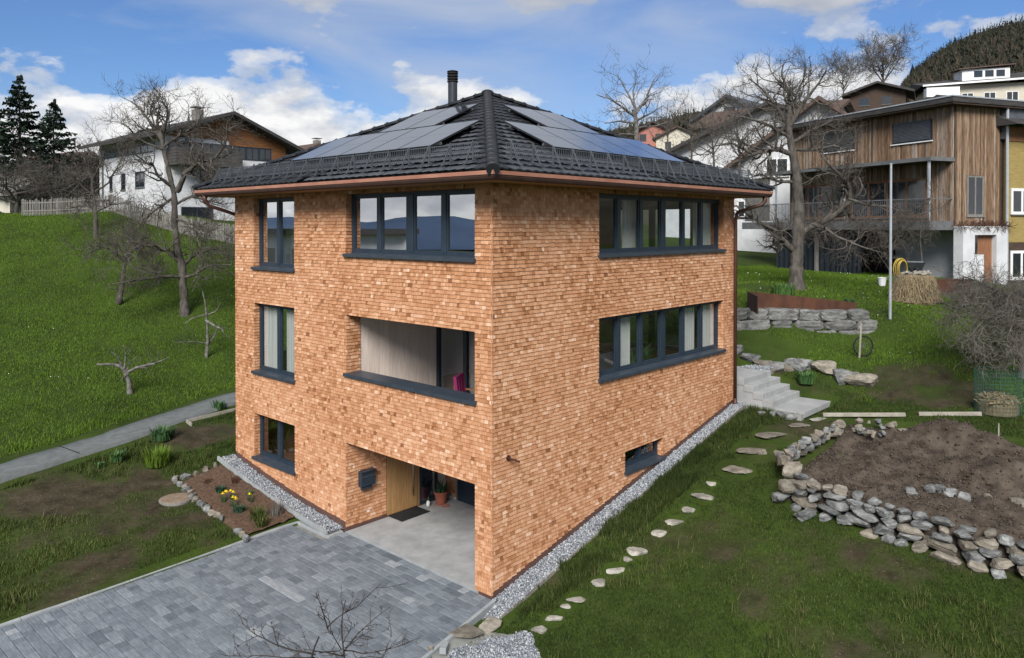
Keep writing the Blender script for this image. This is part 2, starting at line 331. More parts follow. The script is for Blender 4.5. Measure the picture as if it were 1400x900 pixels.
# soil cover: 1 bare earth, 0 turf
def soil_mask(x, y):
    m = np.full(x.shape, .13)
    def blob(cx, cy, rx, ry, v):
        nonlocal m
        d = ((x-cx)/rx)**2+((y-cy)/ry)**2; m = np.maximum(m, v*np.clip(1.6-d, 0, 1))
    garden = (y > 6.3)&(y < 13.2+.2*(x+5))&(x < 6)&(x > -16)
    m = np.where(garden, .42, m)
    m = np.where(garden&(y > 12+.2*(x+5)), .60, m)
    for b in ((-6,7.2,3.2,.9,.85),(-2.6,7.4,1.4,1.2,.7),(-4,11.5,2.5,1.1,.85),(0,12.6,2,.9,.8),(-7,9,1.4,.7,.7),
              (13.1,-1.3,.5,1.6,.9),(14.5,-3.6,1.7,1.4,.9),(13.9,-4.6,1.2,1.5,.8),(1.5,-6.3,2.5,1.6,.55),(3.2,-4.6,1.6,.9,.5),(.3,-4,1.6,.8,.5),(5.2,-6.9,1.,2.2,.85),(4.7,-8.8,1.2,1.4,.8),(2.6,-8,1.5,1,.5),(16.4,-4.6,1.6,.8,.6)): blob(*b)
    return m
def cover(x, y): m_ = np.where((y > 13.2+.2*(x+5))|(x > 14.5), .35, 1.); return soil_mask(x, y)+m_*(.9*fbm(x*1.6, y*1.6, 1)+.35*fbm(x*5, y*5, 3))
SM = cover(GX, GY)
nx, ny = len(gx), len(gy)
idx = np.arange(nx*ny).reshape(nx, ny)
faces = np.stack([idx[:-1,:-1], idx[1:,:-1], idx[1:,1:], idx[:-1,1:]], -1).reshape(-1, 4)
me = npmesh('ground', np.stack([GX, GY, GZ], -1).reshape(-1, 3), faces, 4, smooth=True)
a = me.attributes.new('soil', 'FLOAT', 'POINT'); a.data.foreach_set('value', SM.ravel().astype(np.float32))
def ground_mat():
    m = bpy.data.materials.new('ground'); m.use_nodes = True; t = m.node_tree; b = t.nodes['Principled BSDF']; b.inputs['Roughness'].default_value = .95
    b.inputs['Specular IOR Level'].default_value = .1
    P = N(t, 'ShaderNodeNewGeometry').outputs['Position']
    def nz(s, d=8, r=.6):
        n = N(t, 'ShaderNodeTexNoise', inp={'Scale': s, 'Detail': d, 'Roughness': r}); t.links.new(P, n.inputs['Vector']); return n.outputs['Fac']
    g = MIX(t, ramp(t, [(.35, 0), (.65, 1)], nz(.55)).outputs[0], (.026,.042,.009), (.048,.082,.012))
    g = MIX(t, ramp(t, [(.5, 0), (.75, .55)], nz(3.5)).outputs[0], g, (.066,.078,.024))
    g = MIX(t, ramp(t, [(.40, .0), (.66, .45)], nz(38, 3)).outputs[0], g, (.014,.022,.006))
    g = MIX(t, ramp(t, [(.60, .0), (.72, .4)], nz(55, 2)).outputs[0], g, (.085,.105,.03))
    s = MIX(t, ramp(t, [(.35, 0), (.68, 1)], nz(2.4)).outputs[0], (.028,.022,.014), (.072,.056,.038))
    s = MIX(t, ramp(t, [(.66, 0), (.70, 1)], nz(22, 2)).outputs[0], s, (.16,.14,.12))
    at_ = N(t, 'ShaderNodeAttribute', attribute_name='soil').outputs['Fac']
    k = MA(t, 'ADD', at_, MA(t, 'MULTIPLY', MA(t, 'SUBTRACT', nz(2.6, 9, .65), .5), .9))
    t.links.new(MIX(t, ramp(t, [(.34, 0), (.92, .92)], k).outputs[0], g, s), b.inputs['Base Color'])
    bp = N(t, 'ShaderNodeBump', inp={'Strength': .8, 'Distance': .05}); t.links.new(nz(9, 6), bp.inputs['Height']); t.links.new(bp.outputs[0], b.inputs['Normal'])
    return m
link('ground', me, ground_mat(), kind='structure')

# hillside with the far wood, right of the view
def hill_e(a):      # ridge elevation over the azimuth from the camera (right of the view axis positive)
    px = 700+1052*np.tan(np.clip(a, -1.2, 1.2))
    return np.interp(px, [640,760,830,880,950,1010,1100,1190,1225,1245,1275,1300,1350,1400,1600,2600], [0,.05,.108,.118,.134,.138,.13,.135,.152,.184,.206,.222,.240,.252,.28,.22])
aa = np.linspace(-.06, 1.35, 120); rr = np.concatenate([np.linspace(62, 720, 60), np.linspace(750, 1500, 8)])
AA, RR = np.meshgrid(aa, rr, indexing='ij')
def hill_z(a, r):
    R0 = 700.; t = np.clip((r-62)/(R0-62), 0, 1); return 4.5+(hill_e(a)*R0*np.cos(a)*.98+2.8)*(t**1.12)
HX = CAM[0]+RR*np.cos(YAW-AA); HY = CAM[1]+RR*np.sin(YAW-AA)
HZ = hill_z(AA, RR)+2*np.sin(AA*60)*np.clip((RR-80)/200, 0, 1)-np.where(RR <= 63, 8, 0)
idx = np.arange(AA.size).reshape(AA.shape)
faces = np.stack([idx[:-1,:-1], idx[:-1,1:], idx[1:,1:], idx[1:,:-1]], -1).reshape(-1, 4)
M['hillg'] = mat('hill_ground', (.035,.036,.018), (.06,.052,.03), scale=.05, rough=.95)
link('hillside', npmesh('hillside', np.stack([HX, HY, HZ], -1).reshape(-1, 3), faces[:, ::-1], 4, smooth=True), M['hillg'], kind='structure')
# distant mountains across the valley (they show in the window panes)
aa = np.linspace(math.pi*.5, math.pi*1.45, 160); mz = 62+30*np.sin(aa*7+1)+18*np.sin(aa*17)+9*np.sin(aa*41+2)+4*np.sin(aa*90)
V = []; 
for rr_, k in ((2900, 0), (3600, 1), (4300, -.2)):
    for a_, z_ in zip(aa, mz): V.append((rr_*math.cos(a_), rr_*math.sin(a_), z_*k-80*(1-k)))
n = len(aa); fs = [(j*n+i, j*n+i+1, (j+1)*n+i+1, (j+1)*n+i) for j in range(2) for i in range(n-1)]
M['mount'] = mat('haze_blue_forest', (.03,.06,.12), (.045,.085,.16), scale=.004, rough=1)  # distance haze is put into the blue of the forest colour
link('mountains', npmesh('mountains', V, np.array(fs), 4, smooth=True), M['mount'], kind='structure')

# ------------------------------------------------------------------ driveway
dx0, dy1 = -12.5, 6.30
def dyl(x): return -.045+.2*min(x, 0)     # the open edge runs slightly askew
mb = MB(); mb.add([(dx0,dyl(dx0),drive_z(dx0)-.03),(-.02,dyl(0),drive_z(0)-.03),(-.02,dy1,drive_z(0)-.03),(dx0,dy1,drive_z(dx0)-.03)], [(0,1,2,3)])
drive = mb.build('driveway', M['sand'], kind='structure')
pav = []; x = -.03; pr = np.random.default_rng(3)
cut = lambda y: -.50 if y > 4.98 else -.03         # the bed cuts into the corner
while x > dx0+.2:
    w = .2; dy0 = dyl(x-w/2); y = dy0+.012-pr.random()*.2
    while y < dy1:
        L = pr.choice([.2,.25,.3,.35], p=[.3,.3,.3,.1]); y0, y1 = max(y, dy0), min(y+L, dy1)
        if y1-y0 > .05 and x <= cut((y0+y1)/2)+.02: pav.append((x-w/2, (y0+y1)/2, w, y1-y0, float(np.clip(pr.beta(3.2,3.6)*.9+.02, .02, .98)) if pr.random() > .012 or False else .98))
        y += L
    x -= w
pav = [(*p[:4], .93) if (abs(p[0]+2.53) < .1 and 2.75 < p[1] < 4.3) else p for p in pav]
pav.sort(key=lambda p: (p[0]-CAM[0])**2+(p[1]-CAM[1])**2)
def inview(X, Y, Zz):
    d = np.array([X, Y, Zz])-C3; f = d@F3; return f > 1 and abs(d@R3/f*1052) < 705 and (322.57-d@U3/f*1052) < 905
vis = [p for p in pav if inview(p[0], p[1], -.1)]; single = set(id(p) for p in vis[:300])
def paver_mesh(w, l, r):
    g, c, h = .004, .008, .06; mb = MB(); W_, L_ = w/2-g, l/2-g
    vs = [(-W_,-L_,-h),(W_,-L_,-h),(W_,L_,-h),(-W_,L_,-h)]+[(-W_,-L_,-c),(W_,-L_,-c),(W_,L_,-c),(-W_,L_,-c)]+[(-W_+c,-L_+c,0),(W_-c,-L_+c,0),(W_-c,L_-c,0),(-W_+c,L_-c,0)]
    fs = [(8,9,10,11)]+[(k+i, k+(i+1)%4, k+4+(i+1)%4, k+4+i) for k in (0,4) for i in range(4)]
    return mb.add(vs, fs, r)
cache = {}; rest = MB(); sl = math.atan(.028)
for p in pav:
    if id(p) in single:
        key = (round(p[3], 2), int(p[4]*9))
        if key not in cache: cache[key] = paver_mesh(p[2], key[0], (key[1]+.5)/9).mesh('paver')
        link('paver', cache[key], M['paver'], drive, loc=(p[0], p[1], drive_z(p[0])+pr.normal()*.0015), rot=(pr.normal()*.003, -sl+pr.normal()*.003, 0))
    else:
        q = paver_mesh(p[2], p[3], p[4]); dz = pr.normal()*.0015
        rest.add([(v[0]+p[0], v[1]+p[1], v[2]+drive_z(p[0]+v[0])+dz) for v in q.v], q.f, p[4])
rest.build('paver_field', M['paver'], drive, kind='stuff')
def kerb(name, label, pts, w=.10, h=.18, top=.04):
    t = thing(name, label, 'kerb')
    for p, q in pts:
        p, q = Vector(p), Vector(q); L = (q-p).length; n = max(1, round(L/1.0)); d = (q-p)/n
        for i in range(n):
            a_, b_ = p+d*i+d*.004/d.length, p+d*(i+1)-d*.004/d.length
            mb = MB(); mb.bar(a_+Vector((0,0,top-h/2)), b_+Vector((0,0,top-h/2)), w, h); o = mb.build('kerb_stone', M['kerb'], t)
            bev(o, .008)
    return t
def bev(o, w, seg=2):
    m = o.modifiers.new('bevel', 'BEVEL'); m.width = w; m.segments = seg; m.limit_method = 'ANGLE'; return o
kerb('kerb', 'pale concrete kerb between driveway and garden bed', [((dx0,6.345,drive_z(dx0)),(-.49,6.345,drive_z(-.5))), ((-.445,6.385,drive_z(-.5)),(-.445,5.04,drive_z(-.5))), ((-.485,5.0,drive_z(-.5)),(-.06,5.0,drive_z(0)))])
kerb('kerb', 'pale concrete kerb on the open edge of the driveway', [((dx0,dyl(dx0)-.05,drive_z(dx0)),(-.05,dyl(-.05)-.05,drive_z(0)))], w=.075, h=.26, top=.03)
# carport floor
mb = MB()
mb.box((-.0,.40,-.30),(3.4,4.90,-.004)); slab = mb.build('carport_floor', M['conc'], kind='structure'); 
mb = MB(); mb.bar((-.012,.42,-.06),(-.012,4.93,-.06),.022,.10); mb.build('floor_edge_strip', M['kerb'], slab)

# ------------------------------------------------------------------ path on the left
pc = np.array([(-16,10.6),(-10,12.1),(-5,13.45),(-2,14.15),(0,14.75),(3,15.5),(7,16.6),(11,18.5),(15,22)]); 
def resample(P, step):
    P = np.asarray(P, float); s = np.r_[0, np.cumsum(np.linalg.norm(np.diff(P, axis=0), axis=1))]; q = np.arange(0, s[-1], step)
    return np.stack([np.interp(q, s, P[:, k]) for k in range(P.shape[1])], -1)
pp = resample(pc, .4); tg = np.gradient(pp, axis=0); tg /= np.linalg.norm(tg, axis=1)[:,None]; nn_ = np.stack([-tg[:,1], tg[:,0]], -1)
V = []
for j in (-.62, -.2, .2, .62):
    q = pp+nn_*j; V.append(np.c_[q, hgt(pp[:,0], pp[:,1])+.07-(.012 if abs(j) > .5 else 0)])
V.append(np.c_[pp+nn_*.66, V[3][:,2]-.4]); V.insert(0, np.c_[pp-nn_*.66, V[0][:,2]-.4]); k = len(pp)
V = np.concatenate(V); fs = [(j*k+i, j*k+i+1, (j+1)*k+i+1, (j+1)*k+i) for j in range(5) for i in range(k-1)]
pathm = npmesh('path', V, np.array(fs)[:, ::-1], 4, smooth=False)
path = link('path', pathm, M['path'], kind='structure')
mb = MB(); p0 = at(113,603,0)*0
for q in ((-3.05,),):
    c = pp[np.argmin(abs(pp[:,0]-q[0]))]; zz = h1(*c)+.073
    mb.add([(c[0]-.02,c[1]-.6,zz),(c[0]+.02,c[1]-.6,zz),(c[0]-.12,c[1]+.6,zz),(c[0]-.16,c[1]+.6,zz)], [(0,1,2,3)])
mb.build('path_joint', M['rubber'], path)
# ------------------------------------------------------------------ the shingle house
house = thing('shingle_house', 'three storey cube house clad in orange larch shingles with hipped dark roof', 'house')
T = .36; EAVE_Z = 8.42; OV = .80; APEX_Z = 11.2; WT = 8.26
HA = [(.496,4.93,6.70,8.135),(7.217,9.31,6.23,8.135),(.496,4.93,3.80,5.235),(7.217,9.31,3.32,5.235),(7.217,9.31,.918,2.148),(.496,4.95,-.5,2.14)]
HB = [(3.57,9.646,6.70,8.135),(3.57,9.646,3.80,5.235),(4.64,6.383,1.40,1.894)]
HC = [(1.2,4.2,6.4,8.0),(6,9,6.4,8.0),(1.2,4.2,3.5,5.2),(6,9,3.5,5.2)]
class Plane:      # u along the wall, w outward, z up
    def __init__(s, O, U, Nn): s.O = Vector(O); s.U = Vector(U); s.N = Vector(Nn)
    def p(s, u, w, z): return s.O+s.U*u+s.N*w+Vector((0,0,z))
    def box(s, mb, u0, u1, w0, w1, z0, z1, r=0.): return mb.box(s.p(u0,w0,z0), s.p(u1,w1,z1), r)
PA = Plane((0,0,0),(0,1,0),(-1,0,0)); PB = Plane((0,0,0),(1,0,0),(0,-1,0))
PCx = Plane((LB,0,0),(0,1,0),(1,0,0)); PDy = Plane((0,LA,0),(1,0,0),(0,1,0))
def wall_core(name, pl, u0, u1, holes, z0=-.5, z1=WT, inset=.026, label=None):
    us = sorted({u0, u1, *[h[0] for h in holes], *[h[1] for h in holes]}); zs = sorted({z0, z1, *[h[2] for h in holes if h[2] > z0], *[h[3] for h in holes]})
    mb = MB()
    for a_, b_ in zip(zs, zs[1:]):
        run = None
        for c, d in zip(us, us[1:]):
            um, zm = (c+d)/2, (a_+b_)/2; solid = not any(h[0] < um < h[1] and h[2] < zm < h[3] for h in holes) and u0 <= um <= u1
            if solid: run = (run[0], d) if run else (c, d)
            if run and (not solid or d == us[-1]): pl.box(mb, run[0], run[1], -inset, -T, a_, b_); run = None
    return mb.build(name, M['wallcore'], house, label=label)
wA = wall_core('front_wall', PA, T, LA-.03, HA); wB = wall_core('side_wall', PB, .026, LB-.03, HB)
wall_core('rear_wall', PCx, T, LA-.03, HC); wall_core('rear_wall', PDy, T, LB-T, HC)
# shingles
CH = .0815; SING = []; FIELD = {}
def shingles(wall, pl, u0, u1, zf, z1, holes=(), seed=0, w=0., key='x', dense=1.):
    g = np.random.default_rng(seed); mb = FIELD.setdefault(wall.name, (wall, MB()))[1]
    zb = math.floor(-1./CH)*CH
    while zb < z1:
        zt = zb+CH; cuts = {u0, u1}; act = [h for h in holes if h[3] > zb+.002 and h[2] < zt-.002]
        for h in act: cuts |= {min(max(h[0], u0), u1), min(max(h[1], u0), u1)}
        cs = sorted(cuts)
        for a_, b_ in zip(cs, cs[1:]):
            if b_-a_ < .004: continue
            lo, hi = zb, min(zt, z1); um = (a_+b_)/2; full = True
            for h in act:
                if h[0] < um < h[1]:
                    if h[2] <= zb+.02 and h[3] >= zt-.02: lo = hi
                    elif h[3] < zt: lo = max(lo, h[3])
                    else: hi = min(hi, h[2])
                    full = False
            if hi-lo < .015: continue
            u = a_; first = True
            while u < b_-1e-4:
                sw = g.uniform(.055, .165)*dense
                if first: sw *= g.uniform(.4, 1); first = False
                if b_-(u+sw) < .05: sw = b_-u
                dr = .09*math.sin(u*1.1+seed+1.7*math.sin(zb*.9))*math.cos(zb*1.3+.8*math.sin(u*.7+seed)); r = float(np.clip(0.5+dr+.155*g.normal() if g.random() > .05 else g.uniform(.02,.98), .02, .98))
                l2 = max(lo, zf(u+sw/2)); dz = 0 if l2 > zb+.001 else g.normal()*.005
                if hi-l2 > .02:
                    if full and l2 == zb and hi == zt: SING.append((pl, u, sw, zb+dz, zt, w, r, wall, mb))
                    else: put(mb, pl, u, sw, l2, hi, w, r)
                u += sw
        zb = zt
def put(mb, pl, u, sw, lo, hi, w, r):
    k = .0018; a_, b_ = u+k, u+sw-k; t = hi+.012
    vs = [pl.p(a_, w-.018, t), pl.p(b_, w-.018, t), pl.p(a_, w, lo), pl.p(b_, w, lo), pl.p(a_, w-.03, lo), pl.p(b_, w-.03, lo), pl.p(a_, w-.03, t), pl.p(b_, w-.03, t)]
    mb.add(vs, [(0,2,3,1),(2,4,5,3),(0,6,4,2),(1,3,5,7)], r)
zbA = lambda y: zA(y)+.19 if y > 4.94 else -.0
zbB = lambda x: zB(x)+.17
shingles(wA, PA, -.0, LA, zbA, WT, HA, 1); shingles(wB, PB, 0, LB, zbB, WT, HB, 2)
for h in HA[:5]:
    shingles(wA, Plane((0,h[1]-.028,0),(1,0,0),(0,-1,0)), .002, .175 if h is not HA[2] else .42, lambda u: h[2], h[3], (), 10+int(h[0]*7+h[2]*3), key='r')
for h in HB:
    shingles(wB, Plane((h[1]-.028,0,0),(0,1,0),(-1,0,0)), .002, .175, lambda u: h[2], h[3], (), 30+int(h[2]*5), key='r')
shingles(wA, Plane((0,4.921,0),(1,0,0),(0,-1,0)), .002, 1.22, lambda u: .06, 2.14, (), 55)
PBK = Plane((3.25,0,0),(0,1,0),(-1,0,0)); shingles(wA, PBK, 4.50, 4.95, lambda u: .06, 2.14, (), 56)
SING.sort(key=lambda s: (s[0].p(s[1], s[5], s[3])-Vector(CAM)).length if s[0] in (PA, PB) else 1e9)
unit = {}
for i, s in enumerate(SING):
    pl, u, sw, lo, hi, w, r, wall, mb = s
    if i < 300:
        k = int(r*16)
        if k not in unit:
            m2 = MB(); put(m2, Plane((0,0,0),(1,0,0),(0,-1,0)), 0, 1, 0, 1, 0, (k+.5)/16); unit[k] = m2
            me = bpy.data.meshes.new('shingle')
            vs = [(.015,.018,1.14),(.985,.018,1.14),(.015,0,0),(.985,0,0),(.015,.03,0),(.985,.03,0),(.01,.03,1.09),(.99,.03,1.09)]
            m3 = MB(); m3.add(vs, [(0,2,3,1),(2,4,5,3),(0,6,4,2),(1,3,5,7)], (k+.5)/16); unit[k] = m3.mesh('shingle')
        rz = 0 if pl is PB else math.pi/2
        if pl is PB: link('shingle', unit[k], M['shingle'], wall, loc=pl.p(u, 0, lo), scale=(sw, 1, hi-lo))
        else: link('shingle', unit[k], M['shingle'], wall, loc=pl.p(u+sw, 0, lo), rot=(0,0,-math.pi/2), scale=(sw, 1, hi-lo))
    else: put(mb, pl, u, sw, lo, hi, w, r)
for n_, (wall, mb) in FIELD.items(): mb.build('shingle_field', M['shingle'], wall, kind='stuff')
# plinth strips
mb = MB(); ys = np.linspace(4.97, LA-.02, 18)
for a_, b_ in zip(ys, ys[1:]): mb.add([(.012,a_,zA(a_)-.3),(.012,b_,zA(b_)-.3),(.012,b_,zA(b_)+.21),(.012,a_,zA(a_)+.21)], [(0,1,2,3)])
mb.build('plinth', M['plinth'], house)
mb = MB()
mb.add([(-.0,.012,-.5),(LB,.012,1.5),(LB,.012,zB(LB)+.19),(0,.012,zB(0)+.19)], [(0,1,2,3)])
mb.add([(.010,.0,-.4),(.010,.49,-.4),(.010,.49,.0),(.010,0,.03)], [(0,1,2,3)])
mb.build('plinth', M['plinth'], house)
mb = MB(); mb.box((.0,4.912,-.02),(1.22,4.95,.075)); mb.build('skirting', M['plinth'], house)
# windows
def window(name, pl, u0, u1, z0, z1, n, post=None, gl='glass', rec=.17, sill=True, reveal=True):
    fw, ms, ps = .085, .12, .21; mb = MB(); B = lambda a_, b_, c, d, w0=-rec, w1=-rec-.08: pl.box(mb, a_, b_, w0, w1, c, d)
    B(u0-.02, u1+.02, z1-fw+.03, z1+.03); B(u0-.02, u1+.02, z0-.03, z0+fw); B(u0-.02, u0+fw, z0+fw, z1-fw+.03); B(u1-fw, u1+.02, z0+fw, z1-fw+.03)
    ps_ = [ps if (post and i == post) else ms for i in range(1, n)]
    p = (u1-u0-2*fw-sum(ps_))/n; u = u0+fw; cells = []
    for i in range(n):
        cells.append((u, u+p)); u += p
        if i < n-1: B(u, u+ps_[i], z0+fw, z1-fw+.03, -rec+.006); u += ps_[i]
    win = mb.build(name, M['frame'], house); bev(win, .006, 1)
    for a_, b_ in cells:
        m2 = MB(); s = .05; za, zb = z0+fw, z1-fw+.03
        for q in ((a_,b_,za,za+s),(a_,b_,zb-s,zb),(a_,a_+s,za+s,zb-s),(b_-s,b_,za+s,zb-s)): pl.box(m2, q[0], q[1], -rec-.015, -rec-.07, q[2], q[3])
        m2.build('sash', M['frame'], win)
        m2 = MB(); vs = [pl.p(a_+s-.01,-rec-.045,za+s-.01), pl.p(b_-s+.01,-rec-.045,za+s-.01), pl.p(b_-s+.01,-rec-.045,zb-s+.01), pl.p(a_+s-.01,-rec-.045,zb-s+.01)]
        m2.add(vs, [(0,1,2,3)]); m2.build('pane', M[gl], win)
    if sill:
        m2 = MB(); a_, b_ = u0-.04, u1+.035
        q = [(-rec-.01, z0+.035), (.065, z0+.006), (.065, z0-.06), (-.03, z0-.06), (-rec-.01, z0-.03)]
        vs = [pl.p(e, w, z) for e in (a_, b_) for w, z in q]; k = len(q)
        m2.add(vs, [tuple(range(k)), tuple(range(k, 2*k))[::-1]]+[(i, (i+1)%k, k+(i+1)%k, k+i) for i in range(k)]); m2.build('sill', M['sill'], win)
    return win
window('window', PA, *HA[0], 4, 2, 'pane_up'); window('window', PA, *HA[1], 2, None, 'pane_up'); window('window', PA, *HA[3], 2); window('window', PA, *HA[4], 2)
window('window', PB, *HB[0], 6, 3); window('window', PB, *HB[1], 6, 3); window('window', PB, *HB[2], 2)
for h in HC: window('window', PCx, *h, 2, sill=False); window('window', PDy, *h, 2, sill=False)
# floors, ceilings and partitions seen through the panes
mb = MB()
mb.box((T+.01,T+.01,2.62),(LB-T-.01,LA-T-.01,2.90)); mb.box((T+.01,T+.01,5.42),(LB-T-.01,LA-T-.01,5.72)); mb.box((T+.01,T+.01,WT-.06),(LB-T-.01,LA-T-.01,WT))
mb.build('floor_slab', M['plaster'], house)
mb = MB(); mb.box((3.05,.4,2.905),(LB-T-.02,LA-T-.02,2.92)); mb.box((.4,.4,5.725),(LB-T-.02,LA-T-.02,5.74)); mb.build('parquet', M['innerfloor'], house)
mb = MB()
mb.box((3.4,6.4,2.92),(8.2,6.52,5.42)); mb.box((5.6,6.6,5.74),(5.72,9.8,8.18)); mb.box((.5,5.6,5.74),(6.,5.72,8.18)); mb.box((.4,5.06,-.2),(3.3,5.15,5.40)); mb.box((3.6,4.6,-.2),(10,4.72,2.6)); mb.box((2.4,5.3,-.2),(2.5,9.9,2.6))
mb.build('partition', M['plaster'], house)
mb = MB(); mb.box((T+.02,.40,-.4),(3.38,.44,2.60)); mb.box((3.27,.44,-.3),(3.39,4.5,2.6)); mb.box((3.27,4.5,-.3),(3.39,5.05,2.6)); mb.build('carport_lining', M['board'], house)
mb = MB(); mb.box((T-.02,.44,2.14),(3.27,4.98,2.19)); mb.build('carport_ceiling', M['board'], house)
mb = MB(); mb.box((.03,.50,2.135),(T-.02,4.95,2.15)); mb.build('lintel_soffit', M['soffit'], house)
# curtains just inside some panes
def curtain(pl, u0, u1, z0, z1, dep=.42):
    mb = MB(); n = 40; us = np.linspace(u0, u1, n); w = [-dep+.035*math.sin(i*1.3)+.01*math.sin(i*2.9) for i in range(n)]
    vs = [pl.p(u, w_, z) for z in (z0, z1) for u, w_ in zip(us, w)]; mb.add(vs, [(i, i+1, n+i+1, n+i) for i in range(n-1)]); mb.build('curtain', M['curtain'], house)
curtain(PA, 8.3, 9.3, 5.75, 8.2); curtain(PA, 8.25, 9.3, 3.35, 5.3, .31); curtain(PB, 8.6, 9.6, 5.75, 8.2); curtain(PB, 5.1, 5.75, 5.75, 8.2); curtain(PB, 8.75, 9.6, 3.83, 5.3, .31); curtain(PB, 4.62, 5.3, 3.83, 5.3, .33); curtain(PB, 7.7, 8.5, 3.83, 5.3, .33); curtain(PA, 7.35, 8.1, 3.35, 5.3, .33); curtain(PA, 7.25, 8.15, 5.75, 8.2, .5)
# loggia
mb = MB(); mb.box((.30,.42,2.905),(3.0,5.0,2.93)); mb.build('loggia_floor', M['conc'], house)
mb = MB(); mb.box((.34,.44,5.235),(3.02,5.03,5.27)); mb.build('loggia_ceiling', M['board'], house)
mb = MB(); mb.box((.36,.40,2.93),(3.0,.47,5.235)); mb.build('loggia_lining', M['board'], house)
x = .425; i = 0
for wd in (.28,.33,.30,.27,.34,.38,.36,.29):
    mb = MB(); mb.box((x,4.932,2.93),(min(x+wd-.006, 2.92),5.03,5.235), random.uniform(.15,.95)); mb.build('board', M['board'], house); x += wd
mb = MB(); mb.box((.155,4.915,3.80),(.175,4.948,5.235)); mb.build('screen_track', M['frame'], house)
mb = MB(); yy = [4.93,3.86,2.78,1.65,.5]
for y in yy: mb.box((2.93,y-.09,2.93),(3.02,y+.05,5.235))
mb.box((2.935,.5,2.93),(3.015,4.9,3.02)); mb.box((2.935,.5,5.15),(3.015,4.9,5.236)); lg = mb.build('loggia_glazing', M['frame'], house)
for a_, b_ in zip(yy, yy[1:]):
    m2 = MB(); m2.add([(2.975,a_-.08,3.0),(2.975,b_+.03,3.0),(2.975,b_+.03,5.17),(2.975,a_-.08,5.17)], [(0,1,2,3)]); m2.build('pane', M['glass'], lg)
mb = MB()
for a_, b_ in ((.44,2.705),(2.712,4.965)): mb.add([(-.06,a_,3.825),(-.06,b_,3.825),(-.06,b_,3.75),(-.06,a_,3.75),(.38,a_,3.85),(.38,b_,3.85),(.38,a_,3.77),(.38,b_,3.77)], [(0,1,5,4),(0,3,2,1),(4,5,7,6),(0,4,6,3),(1,2,7,5),(3,6,7,2)])
mb.build('parapet_cap', M['sill'], house)
PCR = Plane((2.96,0,0),(0,1,0),(-1,0,0)); curtain(PCR, 3.0, 3.75, 2.95, 5.2, .11); curtain(PCR, 2.1, 2.6, 2.95, 5.2, .11)
# front door and glazed side light in the carport
mb = MB(); mb.box((1.225,4.952,-.02),(2.99,5.045,2.16)); doorc = mb.build('door_surround', M['door'], house)
dx = 1.25
for k in range(7):
    mb = MB(); mb.box((dx,4.925,.02),(dx+.136,4.952,2.13), random.uniform(.1,.95)); mb.build('door_plank', M['door'], doorc); dx += .14
mb = MB(); mb.tube([(2.06,4.88,.35),(2.06,4.88,1.95)], .014, 8); mb.tube([(2.06,4.88,.5),(2.06,4.925,.5)], .01, 6); mb.tube([(2.06,4.88,1.8),(2.06,4.925,1.8)], .01, 6); mb.build('door_handle', M['steelb'], doorc, smooth=True)
mb = MB(); mb.box((2.34,4.94,.0),(2.40,4.952,2.14)); mb.box((2.88,4.94,.0),(2.96,4.952,2.14)); mb.box((2.40,4.94,.0),(2.88,4.952,.07)); sl_ = mb.build('side_light', M['frame'], doorc)
mb = MB(); mb.add([(2.40,4.946,.07),(2.88,4.946,.07),(2.88,4.946,2.14),(2.40,4.946,2.14)], [(0,1,2,3)]); mb.build('pane', M['panel'], sl_)
mb = MB(); mb.box((3.235,3.62,.01),(3.262,4.44,2.08)); bd = mb.build('carport_door', M['bluedoor'], house)
mb = MB(); mb.box((3.24,4.44,.0),(3.262,4.50,2.13)); mb.build('door_jamb', M['steelb'], bd)
mb = MB(); mb.box((.62,4.928,.25),(.70,4.945,.33)); mb.build('wall_socket', M['whitep'], house)
mb = MB(); mb.box((3.16,4.62,.02),(3.25,4.93,.11)); mb.build('base_trim', M['kerb'], house)
# overflow spout on the side wall
mb = MB(); mb.tube([(.47,.03,2.67),(.47,-.30,2.655)], .022, 8); mb.tube([(.47,-.01,2.67),(.47,.015,2.67)], .06, 10); mb.build('spout', M['copperd'], house, smooth=False)

# ------------------------------------------------------------------ roof
cx, cy = LB/2, LA/2; hx, hy = cx+OV, cy+OV; RISE = APEX_Z-EAVE_Z
mb = MB(); mb.add([(-OV,-OV,EAVE_Z),(LB+OV,-OV,EAVE_Z),(LB+OV,LA+OV,EAVE_Z),(-OV,LA+OV,EAVE_Z),(cx,cy,APEX_Z),(-OV,-OV,EAVE_Z-.02),(LB+OV,-OV,EAVE_Z-.02),(LB+OV,LA+OV,EAVE_Z-.02),(-OV,LA+OV,EAVE_Z-.02)],
    [(0,1,4),(1,2,4),(2,3,4),(3,0,4),(5,8,7,6)])
roof = mb.build('roof', M['steel'], house)
mb = MB(); e = OV-.06
for q in (((-e,-e),(LB+e,.02)),((-e,LA-.02),(LB+e,LA+e)),((-e,.02),(.02,LA-.02)),((LB-.02,.02),(LB+e,LA-.02))): mb.box((*q[0],WT-.03),(*q[1],WT+.0))
mb.build('soffit', M['soffit'], house)
def ring(mb, o, w0, w1, z0, z1):     # rectangular band round the eaves between offsets w0..w1
    for a_, b_ in (((-w1,-w1),(LB+w1,-w0)),((-w1,LA+w0),(LB+w1,LA+w1)),((-w1,-w0),(-w0,LA+w0)),((LB+w0,-w0),(LB+w1,LA+w0))): mb.box((*a_,z0),(*b_,z1))
mb = MB(); ring(mb, 0, OV-.03, OV+.02, EAVE_Z-.095, EAVE_Z-.02); mb.build('eaves_flashing', M['copper'], roof)
gut = MB(); prof = [(OV+.006, EAVE_Z-.09),(OV+.006, EAVE_Z-.13),(OV-.01, EAVE_Z-.17),(OV-.05, EAVE_Z-.20),(OV-.10, EAVE_Z-.19),(OV-.115, EAVE_Z-.10)]
k = len(prof); vs = []
